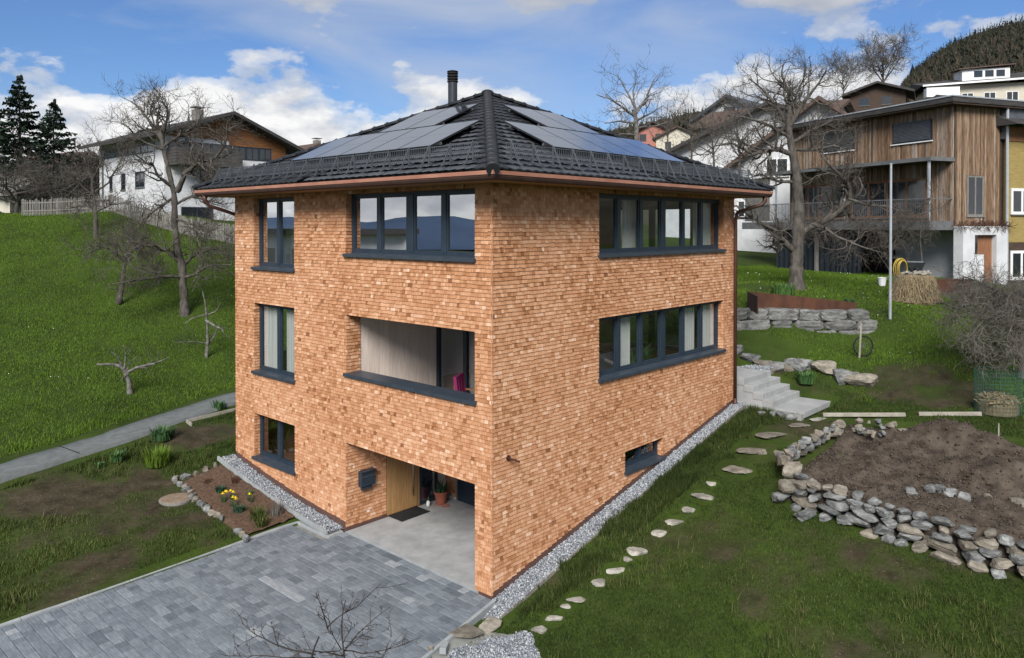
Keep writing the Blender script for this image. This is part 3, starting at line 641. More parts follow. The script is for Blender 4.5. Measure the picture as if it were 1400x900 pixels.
for sx, sy in ((-1,-1),(1,-1),(1,1),(-1,1)):
    for w, z in prof: vs.append(((-w if sx < 0 else LB+w), (-w if sy < 0 else LA+w), z))
gut.add(vs, [(c*k+i, c*k+i+1, ((c+1)%4)*k+i+1, ((c+1)%4)*k+i) for c in range(4) for i in range(k-1)]); gut.build('gutter', M['gutter'], roof)
mb = MB(); mb.tube([(10.75,-.72,8.26),(10.75,-.72,8.10),(10.68,-.66,8.0),(10.40,-.3,7.86),(10.24,-.12,7.78),(10.2,-.085,7.6),(10.2,-.085,2.15)], [.075,.06,.05,.05,.05,.05,.05], 10); mb.tube([(10.2,-.085,2.3),(10.2,-.085,1.9)], .056, 10); mb.build('downpipe', M['copperd'], house, smooth=True)
mb = MB(); mb.tube([(-.72,10.70,8.26),(-.72,10.70,8.10),(-.6,10.66,7.95),(-.15,10.55,7.8),(.1,10.47,7.7),(.16,10.45,7.5),(.16,10.45,.6)], [.075,.06,.05,.05,.05,.05,.05], 10); mb.build('downpipe', M['copperd'], house, smooth=True)
# tiles
class Face:
    def __init__(s, out, along, ho, ha):
        s.o = Vector((*out,0)); s.a = Vector((*along,0)); s.ho = ho; s.ha = ha
        s.base = Vector((cx,cy,EAVE_Z))+s.o*ho; d = (-s.o*ho+Vector((0,0,RISE))); s.L = d.length; s.s = d.normalized(); s.n = s.a.cross(s.s)
        if s.n.z < 0: s.n = -s.n
    def p(s, u, v, n): return s.base+s.a*u+s.s*v+s.n*n
FA = Face((-1,0),(0,1),hx,hy); FB = Face((0,-1),(1,0),hy,hx); FC = Face((1,0),(0,1),hx,hy); FD = Face((0,1),(1,0),hy,hx)
TW, TC = .25, .32; prof = [(t, .021*(.5+.5*math.cos(2*math.pi*t))**1.2) for t in np.linspace(0, 1, 8)]
def tile_vs(fn): 
    k = len(prof); vs = [fn(t*TW, TC+.03, .008+h) for t, h in prof]+[fn(t*TW, 0, .034+h) for t, h in prof]+[fn(t*TW, .0, .004+h*.8) for t, h in prof]
    return vs, [(r*k+i, (r+1)*k+i, (r+1)*k+i+1, r*k+i+1) for r in range(2) for i in range(k-1)]
tiles = []; rt = np.random.default_rng(5)
field = MB(); tm = {}
for f in (FA, FB, FC, FD):
    v = -.03; row = 0
    while v < f.L-.1:
        half = f.ha*(1-(v+TC*.5)/f.L); u0 = math.floor((-half-.2)/TW)*TW
        while u0 < half+.05:
            lim = lambda vv: max(0., f.ha*(1-max(vv, 0)/f.L)); inside = abs(u0) < lim(v+TC+.03) and abs(u0+TW) < lim(v+TC+.03)
            if inside and f in (FA, FB): tiles.append((f, u0, v))
            else:
                def fn(t, s_, n_, f=f): q = lim(v+s_); return f.p(max(-q, min(q, u0+t)), v+s_, n_)
                if min(abs(u0), abs(u0+TW)) < lim(v): field.add(*tile_vs(fn), rt.random())
            u0 += TW
        v += TC
tiles.sort(key=lambda q: (q[0].p(q[1], q[2], 0)-Vector(CAM)).length)
for i, (f, u0, v) in enumerate(tiles):
    if i < 300:
        k = int(rt.random()*6)
        if k not in tm: q = MB(); q.add(*tile_vs(lambda t, s_, n_: (t, s_, n_)), (k+.5)/6); tm[k] = q.mesh('roof_tile')
        o = link('roof_tile', tm[k], M['tile'], roof); 
        o.matrix_local = Matrix((( *[c[0] for c in (f.a, f.s, f.n)], 0),( *[c[1] for c in (f.a, f.s, f.n)], 0),( *[c[2] for c in (f.a, f.s, f.n)], 0),(0,0,0,1)))
        o.matrix_local.translation = f.p(u0, v, rt.normal()*.001)
        mw = o.matrix_local.copy(); mw.translation = f.p(u0, v, rt.normal()*.001); o.matrix_local = mw
    else: field.add(*tile_vs(lambda t, s_, n_: f.p(u0+t, v+s_, n_)), rt.random())
field.build('roof_tile_field', M['tile'], roof, kind='stuff')
for sx, sy in ((-1,-1),(-1,1),(1,-1),(1,1)):
    p = Vector((cx+sx*hx, cy+sy*hy, EAVE_Z)); q = Vector((cx,cy,APEX_Z)); d = (q-p).normalized(); a_ = d.cross(Vector((0,0,1))).normalized(); n_ = a_.cross(d)
    L = (q-p).length; nT = 23; st = L/nT; me = None
    for i in range(nT):
        if me is None:
            mb = MB(); k = 9; vs = []
            for s_, r_, o_ in ((-.02,.130,.0),(st+.04,.108,.0)):
                for j in range(k): an = math.pi*j/(k-1); vs.append(d*s_+a_*(r_*math.cos(an))+n_*(r_*.75*math.sin(an)+.0))
            vs += [v*1.0-n_*.03 for v in vs[:k]]
            mb.add(vs, [(j, j+1, k+j+1, k+j) for j in range(k-1)]+[(j, 2*k+j, 2*k+j+1, j+1) for j in range(k-1)], .6); 
            b0 = d*(-.012); mb.tube([d*.03+n_*.098, d*.09+n_*.098], .016, 6, .3); me = mb.mesh('hip_tile', True)
        link('hip_tile', me, M['tile'], roof, loc=p+d*(st*i)+n_*.035)
    if sx < 0 and sy < 0:
        mb = MB(); mb.tube([p+n_*.0-d*.02, p+n_*.0+d*.02], .13, 12); mb.build('hip_end_cap', M['tile'], roof)
mb = MB(); mb.lathe([(.20,-.06),(.19,.02),(.15,.07),(.08,.10),(.01,.11)], (cx,cy,APEX_Z+.05), 14); mb.build('apex_cap', M['tile'], roof, smooth=True)
# snow guards
for f, u0, u1 in ((FA, -hy+.75, hy-.75), (FB, -hx+.75, hx-.75)):
    rail = MB(); v0 = .42; base = lambda u, h: f.p(u, v0, .06)+Vector((0,0,h))
    for h in (.07, .20, .33): rail.bar(base(u0, h), base(u1, h), .018, .018)
    sg = rail.build('snow_guard', M['steel'], roof); gr = MB(); u = u0
    while u < u1: gr.bar(base(u, .07), base(u, .33), .011, .011); u += .062
    gr.build('guard_grille', M['steel'], sg, kind='stuff'); n = 17; br = None
    for i in range(n):
        u = u0+.1+(u1-u0-.2)*i/(n-1)
        if br is None:
            br = MB(); z = Vector((0,0,1)); o_ = f.o
            pA, pB_, pC = o_*.025, o_*.025+z*.37, o_*.24-z*.09
            br.bar(pA-z*.02, pB_, .016, .04); br.bar(pB_, pC, .016, .032); br.bar(pC+o_*.1-z*.045, -o_*.25+z*.12, .03, .01); br = br.mesh('guard_bracket')
        link('guard_bracket', br, M['steel'], sg, loc=base(u, 0))
# solar panels
def panels(f, u0, v0, n, w, ln):
    for i in range(n):
        a_ = u0+i*w; mb = MB(); g = .012
        P = lambda u, v, h: f.p(u, v, h)
        def slab(mb, ua, ub, va, vb, ha, hb): mb.add([P(ua,va,ha),P(ub,va,ha),P(ub,vb,ha),P(ua,vb,ha),P(ua,va,hb),P(ub,va,hb),P(ub,vb,hb),P(ua,vb,hb)], [(0,3,2,1),(4,5,6,7),(0,1,5,4),(1,2,6,5),(2,3,7,6),(3,0,4,7)])
        slab(mb, a_+g, a_+w-g, v0, v0+ln, .125, .162); o = mb.build('solar_panel', M['alu'], roof)
        mb = MB(); slab(mb, a_+g+.012, a_+w-g-.012, v0+.012, v0+ln/2-.004, .150, .165); slab(mb, a_+g+.012, a_+w-g-.012, v0+ln/2+.004, v0+ln-.012, .150, .165); mb.build('glass_cover', M['panel'], o)
        for vv in (v0+.3, v0+ln-.3): mb = MB(); slab(mb, a_-.03, a_+w, vv-.02, vv+.02, .07, .124); mb.build('mounting_rail', M['steelb'], o)
cs = hx/FA.L
panels(FA, 2.27-cy, (.45+OV)/cs, 5, 1.15, 1.72); panels(FA, 3.95-cy, (2.06+OV)/cs, 2, 1.15, 1.72)
panels(FB, 2.38-cx, (.45+OV)/cs, 5, 1.15, 1.72); panels(FB, 4.09-cx, (2.06+OV)/cs, 2, 1.15, 1.72)
# chimney
mb = MB(); c = (4.83,6.33,0); mb.lathe([(.14,10.3),(.14,11.66)], c, 20); ch = mb.build('chimney', M['chim'], house, smooth=False)
mb = MB()
for k in range(4): mb.lathe([(.125,11.66+k*.08),(.165,11.675+k*.08),(.165,11.715+k*.08),(.125,11.73+k*.08)], c, 20)
mb.lathe([(.165,11.98),(.165,12.0),(.05,12.03)], c, 20); mb.build('chimney_cowl', M['rubber'], ch)
# ------------------------------------------------------------------ stones
def ico(sub):
    bm = bmesh.new(); bmesh.ops.create_icosphere(bm, subdivisions=sub, radius=1); bm.verts.ensure_lookup_table()
    V = np.array([v.co[:] for v in bm.verts]); Fc = [tuple(v.index for v in f.verts) for f in bm.faces]; bm.free(); return V, Fc
IV, IF = ico(3); IV2, IF2 = ico(2)
def rock_mesh(seed, sx, sy, sz, r=None, nplanes=11, sub=3, flat=0., blocky=0.):
    g = np.random.default_rng(seed); V, Fc = (IV, IF) if sub == 3 else (IV2, IF2)
    n = g.normal(size=(nplanes, 3)); n /= np.linalg.norm(n, axis=1)[:,None]; d = g.uniform(.52, .95, nplanes)
    n = np.r_[n, [[0,0,1],[0,0,-1]]]; d = np.r_[d, [.72-flat, .8]]
    q = V@n.T; rad = np.min(np.where(q > .05, d/np.maximum(q, .05), 9), axis=1); rad = np.minimum(rad, 1.25)
    P = V*rad[:,None]
    if blocky: P = P*(1-blocky)+blocky*np.sign(V)*np.abs(V/np.abs(V).max(1)[:,None])**.8*(1+.10*np.sin(V*3+seed%9))
    P += .035*np.sin(P*7+seed%7)*np.cos(P[:,[1,2,0]]*9+seed%5)
    P /= np.abs(P).max(0); P = P*np.array([sx, sy, sz])/2
    mb = MB(); mb.add(P, Fc, float(g.random()) if r is None else r); return mb.mesh('stone', False)
sk = [1000]
def rock(name, parent, loc, dims, m='stone', rot=None, label=None, cat=None, group=None, sub=3, flat=0., pl=9, blocky=0.):
    sk[0] += 1; g = random.Random(sk[0])
    return link(name, rock_mesh(sk[0], *dims, sub=sub, flat=flat, nplanes=pl, blocky=blocky), M[m], parent, loc=loc, rot=rot or (g.gauss(0,.12), g.gauss(0,.12), g.uniform(0,6.3)), label=label, cat=cat, group=group)
def ground_pt(px, py, z=1.):       # where the line of sight to a picture point meets the terrain
    for i in range(80):
        r = at(px, py, 1.)-C3; q = C3+r*((z-C3[2])/r[2]); z = .6*z+.4*h1(q[0], q[1])
    return q
# stepping stones along the side wall
ST = [(1058,596,.85,.5,'large rough stepping stone nearest the concrete stairs'),(1032,618,.85,.5,'large rough stepping stone, second from the stairs'),(1006,643,.72,.5,'large rough stepping stone, third from the stairs'),
 (974,662,.26,.2,'small stepping stone just below the three large ones'),(960,680,.45,.27,'pale stepping stone, fifth from the stairs'),(943,698,.36,.25,'pale stepping stone, sixth from the stairs'),(922,715,.36,.22,'flat oblong stepping stone, seventh from the stairs'),
 (902,731,.3,.28,'squarish stepping stone, eighth from the stairs'),(871,755,.37,.27,'pale stepping stone midway along the side lawn'),(857,766,.22,.15,'half sunken small stone beside the midway stepping stone'),(840,781,.38,.18,'flat oblong stepping stone, fifth from the driveway corner'),
 (818,798,.28,.24,'square stepping stone, fourth from the driveway corner'),(788,822,.34,.22,'pale stepping stone, third from the driveway corner'),(774,831,.2,.12,'half sunken small stone by the third stepping stone'),(756,847,.34,.13,'thin oblong stepping stone, second from the driveway corner'),(737,862,.26,.2,'stepping stone nearest the driveway corner'),
 (1094,583,.55,.35,'flat stone lying just below the bottom slab of the stairs'),(1118,574,.45,.28,'flat stone between stairs slab and white plank')]
STP = []
for px, py, a_, b_, lb in ST:
    q = ground_pt(px, py); a_, b_ = a_*1.22, b_*1.25; STP.append((q[0], q[1], a_)); rock('stepping_stone', None, (q[0], q[1], q[2]+.02), (a_, b_, .10), 'stonew' if a_ > .6 else 'stepst', rot=(0,0,-.75+random.gauss(0,.15)), label=lb, cat='stepping stone', group='stepping stones across the side lawn', flat=.25)
# stairs
st = thing('concrete_stairs', 'pale concrete garden stairs at the back corner of the shingle house', 'stairs')
mb = MB(); mb.box((10.60,-1.98,1.95),(12.70,-1.03,2.10)); mb.build('bottom_slab', M['concl'], st)
for i in range(4):
    mb = MB(); y = -1.05+.295*i; z = 2.10+.18*i; mb.box((10.60,y,z-.02),(12.56-.03*i,y+.31 if i < 3 else 3.2,z+.18)); o = mb.build('step', M['concl'], st); bev(o, .01)
mb = MB(); mb.add([(10.615,-1.02,1.6),(10.615,2.5,1.6),(10.615,2.5,2.66),(10.615,-.15,2.66),(10.615,-1.02,2.14)], [(0,1,2,3,4)]); mb.add([(12.45,-1.02,1.6),(12.45,3.1,1.6),(12.45,3.1,2.66),(12.45,-.15,2.66),(12.45,-1.02,2.14)], [(0,1,2,3,4)]); mb.build('side_cheek', M['conc'], st)
mb = MB(); mb.box((10.45,-1.96,1.55),(10.62,-.1,2.06)); mb.build('footing', M['mortar'], st)
for i, (px, py, a_) in enumerate(((1042,569,.3),(1057,569,.22),(1068,570,.3),(1080,572,.32),(1091,572,.28))):
    q = ground_pt(px, py); rock('footing_stone', st, (q[0], q[1], q[2]+.05), (a_, a_*.7, .2), 'stone', label=None)
# pebbles
def pebbles(name, label, poly_fn, n, size, parent=None, seed=0, cat='gravel'):
    g = np.random.default_rng(seed); P = poly_fn(g, n); k = len(P)
    B = np.array([(1,0,0),(-1,0,0),(0,1,0),(0,-1,0),(0,0,1),(0,0,-1)], float); Fb = np.array([(0,2,4),(2,1,4),(1,3,4),(3,0,4),(2,0,5),(1,2,5),(3,1,5),(0,3,5)])
    s = size*g.uniform(.55, 1.25, (k,1,1))*g.uniform(.6, 1.2, (k,1,3)); V = B[None]*s; a_ = g.uniform(0, 6.28, (k,3)) 
    def rt(V, an, i, j): c, s_ = np.cos(an)[:,None], np.sin(an)[:,None]; X, Y = V[...,i].copy(), V[...,j].copy(); V[...,i] = c*X-s_*Y; V[...,j] = s_*X+c*Y
    rt(V, a_[:,0], 0, 1); rt(V, a_[:,1]*.2, 1, 2); rt(V, a_[:,2]*.2, 0, 2)
    V += P[:,None,:]; Fa = (Fb[None]+6*np.arange(k)[:,None,None]).reshape(-1, 3)
    r = np.repeat(np.clip(g.beta(2.0,1.9,k), .02, .98), 8)
    return link(name, npmesh(name, V.reshape(-1,3), Fa, 3, r, False), M['pebble'], parent, label=label, cat=cat if label else None, kind='stuff')
def strip_side(g, n):
    x = g.uniform(-.55, 10.4, n); t = g.random(n); y = -t*(.50-.18*np.clip(x/10, 0, 1)); y = np.where(x < 0, np.minimum(y, -.16+.2*x), y); return np.c_[x, y, zB(x)+.035+g.normal(0, .012, n)]
mb = MB(); mb.add([(-.58,-.48,zB(-.58)-.0),(10.35,-.34,zB(10.35)+.0),(10.35,.02,zB(10.35)),(-.58,.02,zB(-.58))], [(0,1,2,3)]); mb.build('gravel_strip', M['sand'], kind='structure')
pebbles('gravel', 'grey and white gravel strip along the side wall', strip_side, 16000, .026, seed=1)
def strip_front(g, n):
    y = g.uniform(5.05, 10.45, n); x = -g.random(n)*.44+.0; return np.c_[x, y, np.array([zA(v) for v in y])+.03+g.normal(0, .012, n)]
pebbles('gravel', 'grey and white gravel strip along the front wall by the flower bed', strip_front, 9000, .026, seed=2)
ys = np.linspace(5.03, 10.5, 12); mb = MB()
for a_, b_ in zip(ys, ys[1:]): mb.add([(-.5,a_,zA(a_)),(0.02,a_,zA(a_)),(.02,b_,zA(b_)),(-.5,b_,zA(b_))], [(0,1,2,3)])
mb.build('gravel_strip', M['sand'], kind='structure')
# thin edging of the gravel strips
mb = MB(); mb.bar((-.56,-.50,zB(-.56)+.0),(10.3,-.345,zB(10.3)+.0),.02,.10); mb.build('edging_strip', mat('edging_concrete', (.20,.18,.155), (.27,.25,.22), rough=.9), label='thin stone edging between gravel and side lawn', cat='edging')
mb = MB()
for a_, b_ in zip(ys, ys[1:]): mb.bar((-.47,a_,zA(a_)+.02),(-.47,b_,zA(b_)+.02),.04,.12)
mb.build('edging_strip', M['kerb'], label='pale edging between flower bed and front gravel strip', cat='edging')
def strip_land(g, n):
    x = g.uniform(10.7, 13.5, n); y = .02+g.random(n)*.7; return np.c_[x, y, 2.83+g.normal(0, .012, n)]
mb = MB(); mb.box((12.3,-.05,2.5),(13.55,.8,2.81)); mb.build('gravel_bed', M['sand'], kind='structure')
pebbles('gravel', 'gravel patch beside the top landing of the concrete stairs', lambda g, n: np.c_[g.uniform(12.3,13.5,n), g.uniform(0,.75,n), 2.83+g.normal(0,.012,n)], 2500, .026, seed=4)
# gravel heap and bits at the driveway corner
hc = ground_pt(690, 893, -.4)
def heap(g, n):
    a_, r = g.uniform(0, 6.28, n), np.sqrt(g.random(n)); w_ = 1+.14*np.sin(a_*3+1)+.08*np.sin(a_*7); x = hc[0]+r*w_*.85*np.cos(a_)-.3; y = hc[1]+r*w_*.68*np.sin(a_)-.12; return np.c_[x, y, hgt(x, y)+.02+.12*(1-r**2)+g.normal(0,.012,n)]
g_ = np.random.default_rng(3); mb = MB(); R_n = 24
vs = [(hc[0]-.25, hc[1]-.1, h1(hc[0],hc[1])+.09)]+[(hc[0]-.25+.8*math.cos(a_), hc[1]-.1+.67*math.sin(a_), h1(hc[0]-.25+.8*math.cos(a_), hc[1]-.1+.67*math.sin(a_))-.03) for a_ in np.linspace(0, 2*math.pi, R_n, endpoint=False)]
mb.add(vs, [(0, 1+i, 1+(i+1)%R_n) for i in range(R_n)]); mb.build('gravel_heap_base', M['sand'], kind='structure')
pebbles('gravel', 'small heap of grey gravel at the bottom edge beside the driveway', heap, 7000, .024, seed=5)
mb = MB()
pts = [ground_pt(*q, -.3) for q in ((588,896),(597,884),(606,874),(628,870),(655,869),(678,866),(703,871),(722,879),(735,888),(741,903),(650,914),(600,912))]
mb.prism([(p[0],p[1]) for p in pts], min(p[2] for p in pts)-.2, 0); o = mb.build('mortar_patch', M['mortar'], kind='structure')
for i, p in enumerate(pts): o.data.vertices[len(pts)+i].co.z = p[2]+.018
q = ground_pt(655, 856, -.2); rock('boulder', None, (q[0]+.1,q[1]-.20,q[2]+.02), (.6,.4,.28), 'stonew', rot=(0,0,.3), label='brown rounded boulder at the driveway corner', cat='boulder')
q = [ground_pt(*p, -.2) for p in ((608,869),(634,855),(657,868),(640,873))]; mb = MB(); zt = q[1][2]+.12
mb.prism([(p[0]-.05,p[1]-.14) for p in q], zt-.07, zt); bev(mb.build('stone_slab', M['stonew'], label='triangular flat stone slab lying beside the driveway kerb', cat='slab'), .01)
q = ground_pt(602, 886, -.3); mb = MB(); mb.box((-.13,-.06,0),(.13,.06,.11)); bev(mb.build('brick', M['kerb'], loc=(q[0]-.05,q[1]-.16,q[2]+.03), rot=(0,0,.6), label='pale concrete brick left beside the driveway kerb', cat='brick'), .01)
q = ground_pt(590, 893, -.3); rock('rubble_stone', None, (q[0],q[1],q[2]+.08), (.13,.11,.12), 'stonew', label='small cream stone beside the pale brick', cat='stone', sub=2)

# ------------------------------------------------------------------ raised bed with dry stone wall
wall = thing('dry_stone_wall', 'low dry stone wall of grey limestone round the bare soil bed', 'stone wall', tuple(ground_pt(1075, 690)))
wl = Vector(wall.location)
front = np.array([ground_pt(*q)[:2] for q in ((1075,688),(1100,700),(1150,716),(1200,735),(1250,752),(1310,770),(1370,788),(1440,806),(1540,830))])
fr_ = resample(front, .02); s_tot = len(fr_)*.02
g = random.Random(11)
def wallstones(row, z0, hh, setb, gap, wmin, wmax, miss=0.):
    s = g.uniform(0, .1)
    while s < s_tot-.1:
        w = g.uniform(wmin, wmax); i = min(len(fr_)-1, int((s+w/2)/.02)); j = min(len(fr_)-1, i+5); p = fr_[i]; d = fr_[j]-fr_[max(0, i-5)]; an = math.atan2(d[1], d[0]); nrm = (d[1], -d[0]); L = math.hypot(*nrm) or 1; nrm = (-nrm[0]/L, -nrm[1]/L)
        if nrm[0] < 0: nrm = (-nrm[0], -nrm[1])
        hz = h1(*p); x, y = p[0]+nrm[0]*setb, p[1]+nrm[1]*setb
        if g.random() > miss:
            rock('stone', wall, Vector((x, y, hz+z0+g.gauss(0,.02)))-wl, (w*1.08, g.uniform(.32,.44), hh*g.uniform(.9,1.15)), 'stone' if g.random() > .3 else 'stonew', rot=(g.gauss(0,.08), g.gauss(0,.11), an+g.gauss(0,.12)), blocky=g.uniform(.0,.22), pl=8)
        s += w+gap*g.random()
wallstones(0, .04, .19, .02, .2, .22, .55, .15); wallstones(1, .19, .18, .08, .05, .26, .70, .03); wallstones(2, .34, .18, .13, .03, .22, .6); wallstones(3, .49, .17, .18, .04, .22, .52); wallstones(4, .62, .15, .23, .10, .18, .46, .08)
for i, (px, py, zz, a_, b_, c_, m_) in enumerate(((1079,650,.66,.62,.42,.30,'stonew'),(1082,671,.40,.75,.42,.34,'stonew'),(1064,684,.16,.55,.4,.28,'stone'),(1100,705,.14,.6,.3,.2,'stone'),(1092,712,.05,.3,.25,.15,'stone'),(1104,668,.5,.3,.3,.22,'stonew'))):
    q = ground_pt(px, py+zz*48); rock('stone', wall, Vector((q[0]+.1, q[1], q[2]+zz))-wl, (a_, b_, c_), m_, rot=(g.gauss(0,.08), g.gauss(0,.1), -.5))
north = resample(np.array([(6.75,-2.98,1.95),(7.3,-2.85,1.85),(8.2,-2.85,1.9),(9.0,-2.95,2.0),(9.8,-3.15,2.12)]), .3)
for p in north:
    w = g.uniform(.28,.5); rock('stone', wall, Vector((p[0]+g.gauss(0,.05), p[1]+g.gauss(0,.04), max(p[2]-.12, h1(p[0],p[1])+.1)))-wl, (w, w*.75, .32), 'stone' if g.random() > .4 else 'stonew')
    rock('stone', wall, Vector((p[0]+.1, p[1]-.12, p[2]+.06))-wl, (w*.7, w*.55, .2), 'stone' if g.random() > .4 else 'stonew')
for i in range(20):
    q = at(1150+g.uniform(0,52), 583+g.uniform(-4,12), 23.6); x, y = 9.9+g.uniform(-.15,1.0), -3.35-g.uniform(0,.95)
    w = g.uniform(.14,.28); rock('stone', wall, Vector((x, y, h1(x,y)+.12+g.uniform(0,.22)))-wl, (w, w*.7, w*.7), 'stonew' if g.random() > .4 else 'stone', sub=2)
# soil inside
inner = [(6.05,-3.3),(6.9,-3.05),(8.2,-2.95),(9.4,-3.1),(10.2,-3.4),(11.,-4.3),(11.3,-5.6),(11.2,-7.2),(10.6,-8.8),(9.8,-10.8),(6.5,-10.8)]
fp = front[1:]
def inside(x, y):
    fx = np.interp(-y, -fp[:,1], fp[:,0]); return fx
bx = np.arange(5.6, 12.2, .09); by = np.arange(-11.2, -2.7, .09); BX, BY = np.meshgrid(bx, by, indexing='ij')
FX = inside(BX, BY)+.30; base = hgt(BX, BY)
edge = np.clip((BX-FX+.12)/.18, 0, 1)*np.clip((-2.9-BY)/.35, 0, 1)*np.clip((11.9-.12*np.abs(BY+6)-BX)/1.2, 0, 1)
top = np.maximum(base, 1.42+.05*(BX-6.2))+.10
def mound(cx_, cy_, rx, ry, h_, a_=0):
    dx_, dy_ = BX-cx_, BY-cy_; c, s = math.cos(a_), math.sin(a_); return h_*np.exp(-(((dx_*c+dy_*s)/rx)**2+((-dx_*s+dy_*c)/ry)**2))
top += mound(10.5,-5.9,.55,1.15,.52)+mound(9.0,-7.4,.45,1.8,.48)+mound(8.0,-4.5,.55,.6,.06)+mound(9.6,-9.4,.6,1.4,.3)
g2 = np.random.default_rng(8); rough_ = fbm(BX*4.2, BY*4.2, 2)*.13+fbm(BX*13, BY*12, 4)*.07+g2.normal(0,.026,BX.shape)
BZ = base-.25+(top-base+.25)*edge+rough_*edge
idx = np.arange(BX.size).reshape(BX.shape); fc = np.stack([idx[:-1,:-1], idx[1:,:-1], idx[1:,1:], idx[:-1,1:]], -1).reshape(-1,4)
link('soil_bed', npmesh('soil_bed', np.stack([BX,BY,BZ],-1).reshape(-1,3), fc, 4, smooth=True), M['soil'], kind='structure')
def clods(g, n):
    i = g.integers(0, BX.size, n); e = edge.ravel()[i] > .9; i = i[e]; return np.c_[BX.ravel()[i]+g.normal(0,.03,len(i)), BY.ravel()[i]+g.normal(0,.03,len(i)), BZ.ravel()[i]+.005]
o = pebbles('soil_clods', None, clods, 7000, .03, seed=12); o.data.materials.clear(); o.data.materials.append(M['clod']); tag(o, 'crumbly clods of earth strewn over the soil bed', 'soil')
for i, (px, py, w) in enumerate(((1233,594,.3),(1352,683,.22),(1396,692,.4),(1270,672,.28),(1284,672,.26),(1299,677,.3),(1315,683,.34),(1246,676,.35))):
    z = 2.0
    for _ in range(30): r = at(px,py,1.)-C3; q = C3+r*((z-C3[2])/r[2]); z = .5*z+.5*(max(h1(q[0],q[1]), 1.42+.05*(q[0]-6.2))+.10)
    rock('loose_stone', None, (q[0],q[1],q[2]+.06), (w,w*.75,w*.65), 'stonew' if i < 3 else 'stone', label=['cream stone lying at the back of the soil bed','small cream stone alone on the soil bed','pale stone on the soil bed at the right picture edge','leftmost of three grey stones set on the wall top','middle of three grey stones set on the wall top','cream upright stone on the wall top right of the grey pair','angular pale stone ending the row on the wall top','broad dark stone on the wall top left of the row'][i], cat='stone', group='loose stones on the soil bed')
# rows of boulders and block wall up the slope
row = thing('rock_row', 'curved row of half buried boulders above the concrete stairs', 'rock row')
for px, py, d, a_, b_, c_, m_ in ((1006,476,25.6,.5,.4,.4,'stone'),(1023,479,25.3,.85,.45,.35,'stone'),(1044,484,25.1,.7,.4,.3,'stonew'),(1063,488,24.9,.95,.5,.35,'block'),(1055,491,24.8,.5,.3,.18,'stonew'),(1078,494,24.7,.35,.3,.25,'stonew'),(1091,496,24.6,.9,.5,.5,'stone'),(1104,503,24.5,.5,.35,.3,'stone'),(1128,507,24.4,1.0,.6,.45,'stonew'),(1151,513,24.0,.85,.6,.5,'stone'),(1161,508,24.2,.45,.35,.35,'stonew'),(1182,521,23.8,1.35,.7,.5,'stonew'),(1170,509,24.3,.3,.25,.2,'stonew')):
    q = at(px, py, d); rock('boulder', row, (q[0], q[1], h1(q[0],q[1])+c_*.28), (a_, b_, c_), m_, rot=(0,0,-.83+g.gauss(0,.15)))
bw = thing('block_wall', 'retaining wall of rough grey quarry blocks below the rusty steel edging', 'retaining wall')
p0, p1 = at(998, 450, 27.3), at(1196, 452, 28.2); n_rows = 3
dirv = (p1-p0); Lw = math.hypot(dirv[0], dirv[1]); an = math.atan2(dirv[1], dirv[0])
for rw in range(n_rows):
    s = -.2-.3*(rw%2)
    while s < Lw:
        w = g.uniform(.7, 1.25); t = min(max((s+w/2)/Lw, 0), 1.05); x, y = p0[0]+dirv[0]*t, p0[1]+dirv[1]*t; z = 3.36-.14*t+.16+.37*rw
        if not (rw == 2 and t > 1.02): rock('block', bw, (x+math.sin(an)*-.05*rw*-1, y+.05*rw, z), (w*1.02, .6, .42), 'block', rot=(g.gauss(0,.03), g.gauss(0,.03), an+g.gauss(0,.04)), pl=6, blocky=.8)
        s += w
ct = thing('steel_edging', 'rusty weathering steel edging above the quarry block wall', 'edging')
q0, q1 = at(1004, 418, 28.0), at(1022, 418, 28.1); q2 = at(1170, 425, 29.0)
qs = [q0-np.array([1.5,1.6,0]), q1, q1+(q2-q1)*.5, q2]; zt = [5.02, 5.0, 4.76, 4.50]
for k in range(3):
    m1, m2 = qs[k], qs[k]+(qs[k+1]-qs[k])*.996; mb = MB(); mb.bar((m1[0],m1[1],zt[k]-.3),(m2[0],m2[1],zt[k+1]-.3),.03,.60); mb.build('steel_plate', M['corten'], ct)
# timber pieces on the lawn
for (a_, b_, lb) in (((1125,570),(1238,570),'long pale timber plank lying on the grass near the stairs'),((1256,569),(1342,569),'shorter pale timber plank lying further right on the grass')):
    p, q = ground_pt(*a_), ground_pt(*b_); mb = MB(); mb.bar(Vector(p)+Vector((0,0,.06)), Vector(q)+Vector((0,0,.06)), .10, .10); bev(mb.build('timber_plank', M['timber'], label=lb, cat='plank', group='timber planks on the lawn'), .01)
p = ground_pt(1365, 622); mb = MB(); mb.tube([(p[0],p[1],p[2]-.1),(p[0]+.01,p[1],p[2]+.75)], [.02,.015], 6); mb.build('wooden_stake', M['timber'], label='thin pale stake stuck in the soil bed at the right', cat='stake')
for a_, b_, lb in (((255,578),(322,562),'long timber edging board in the left garden beside the house'),((255,578),(262,583),'short timber edging end board in the left garden')):
    p, q = ground_pt(*a_), ground_pt(*b_); mb = MB(); mb.bar(Vector(p)+Vector((0,0,.05)), Vector(q)+Vector((0,0,.05)), .04, .10); mb.build('edging_board', M['timber'], label=lb, cat='board')
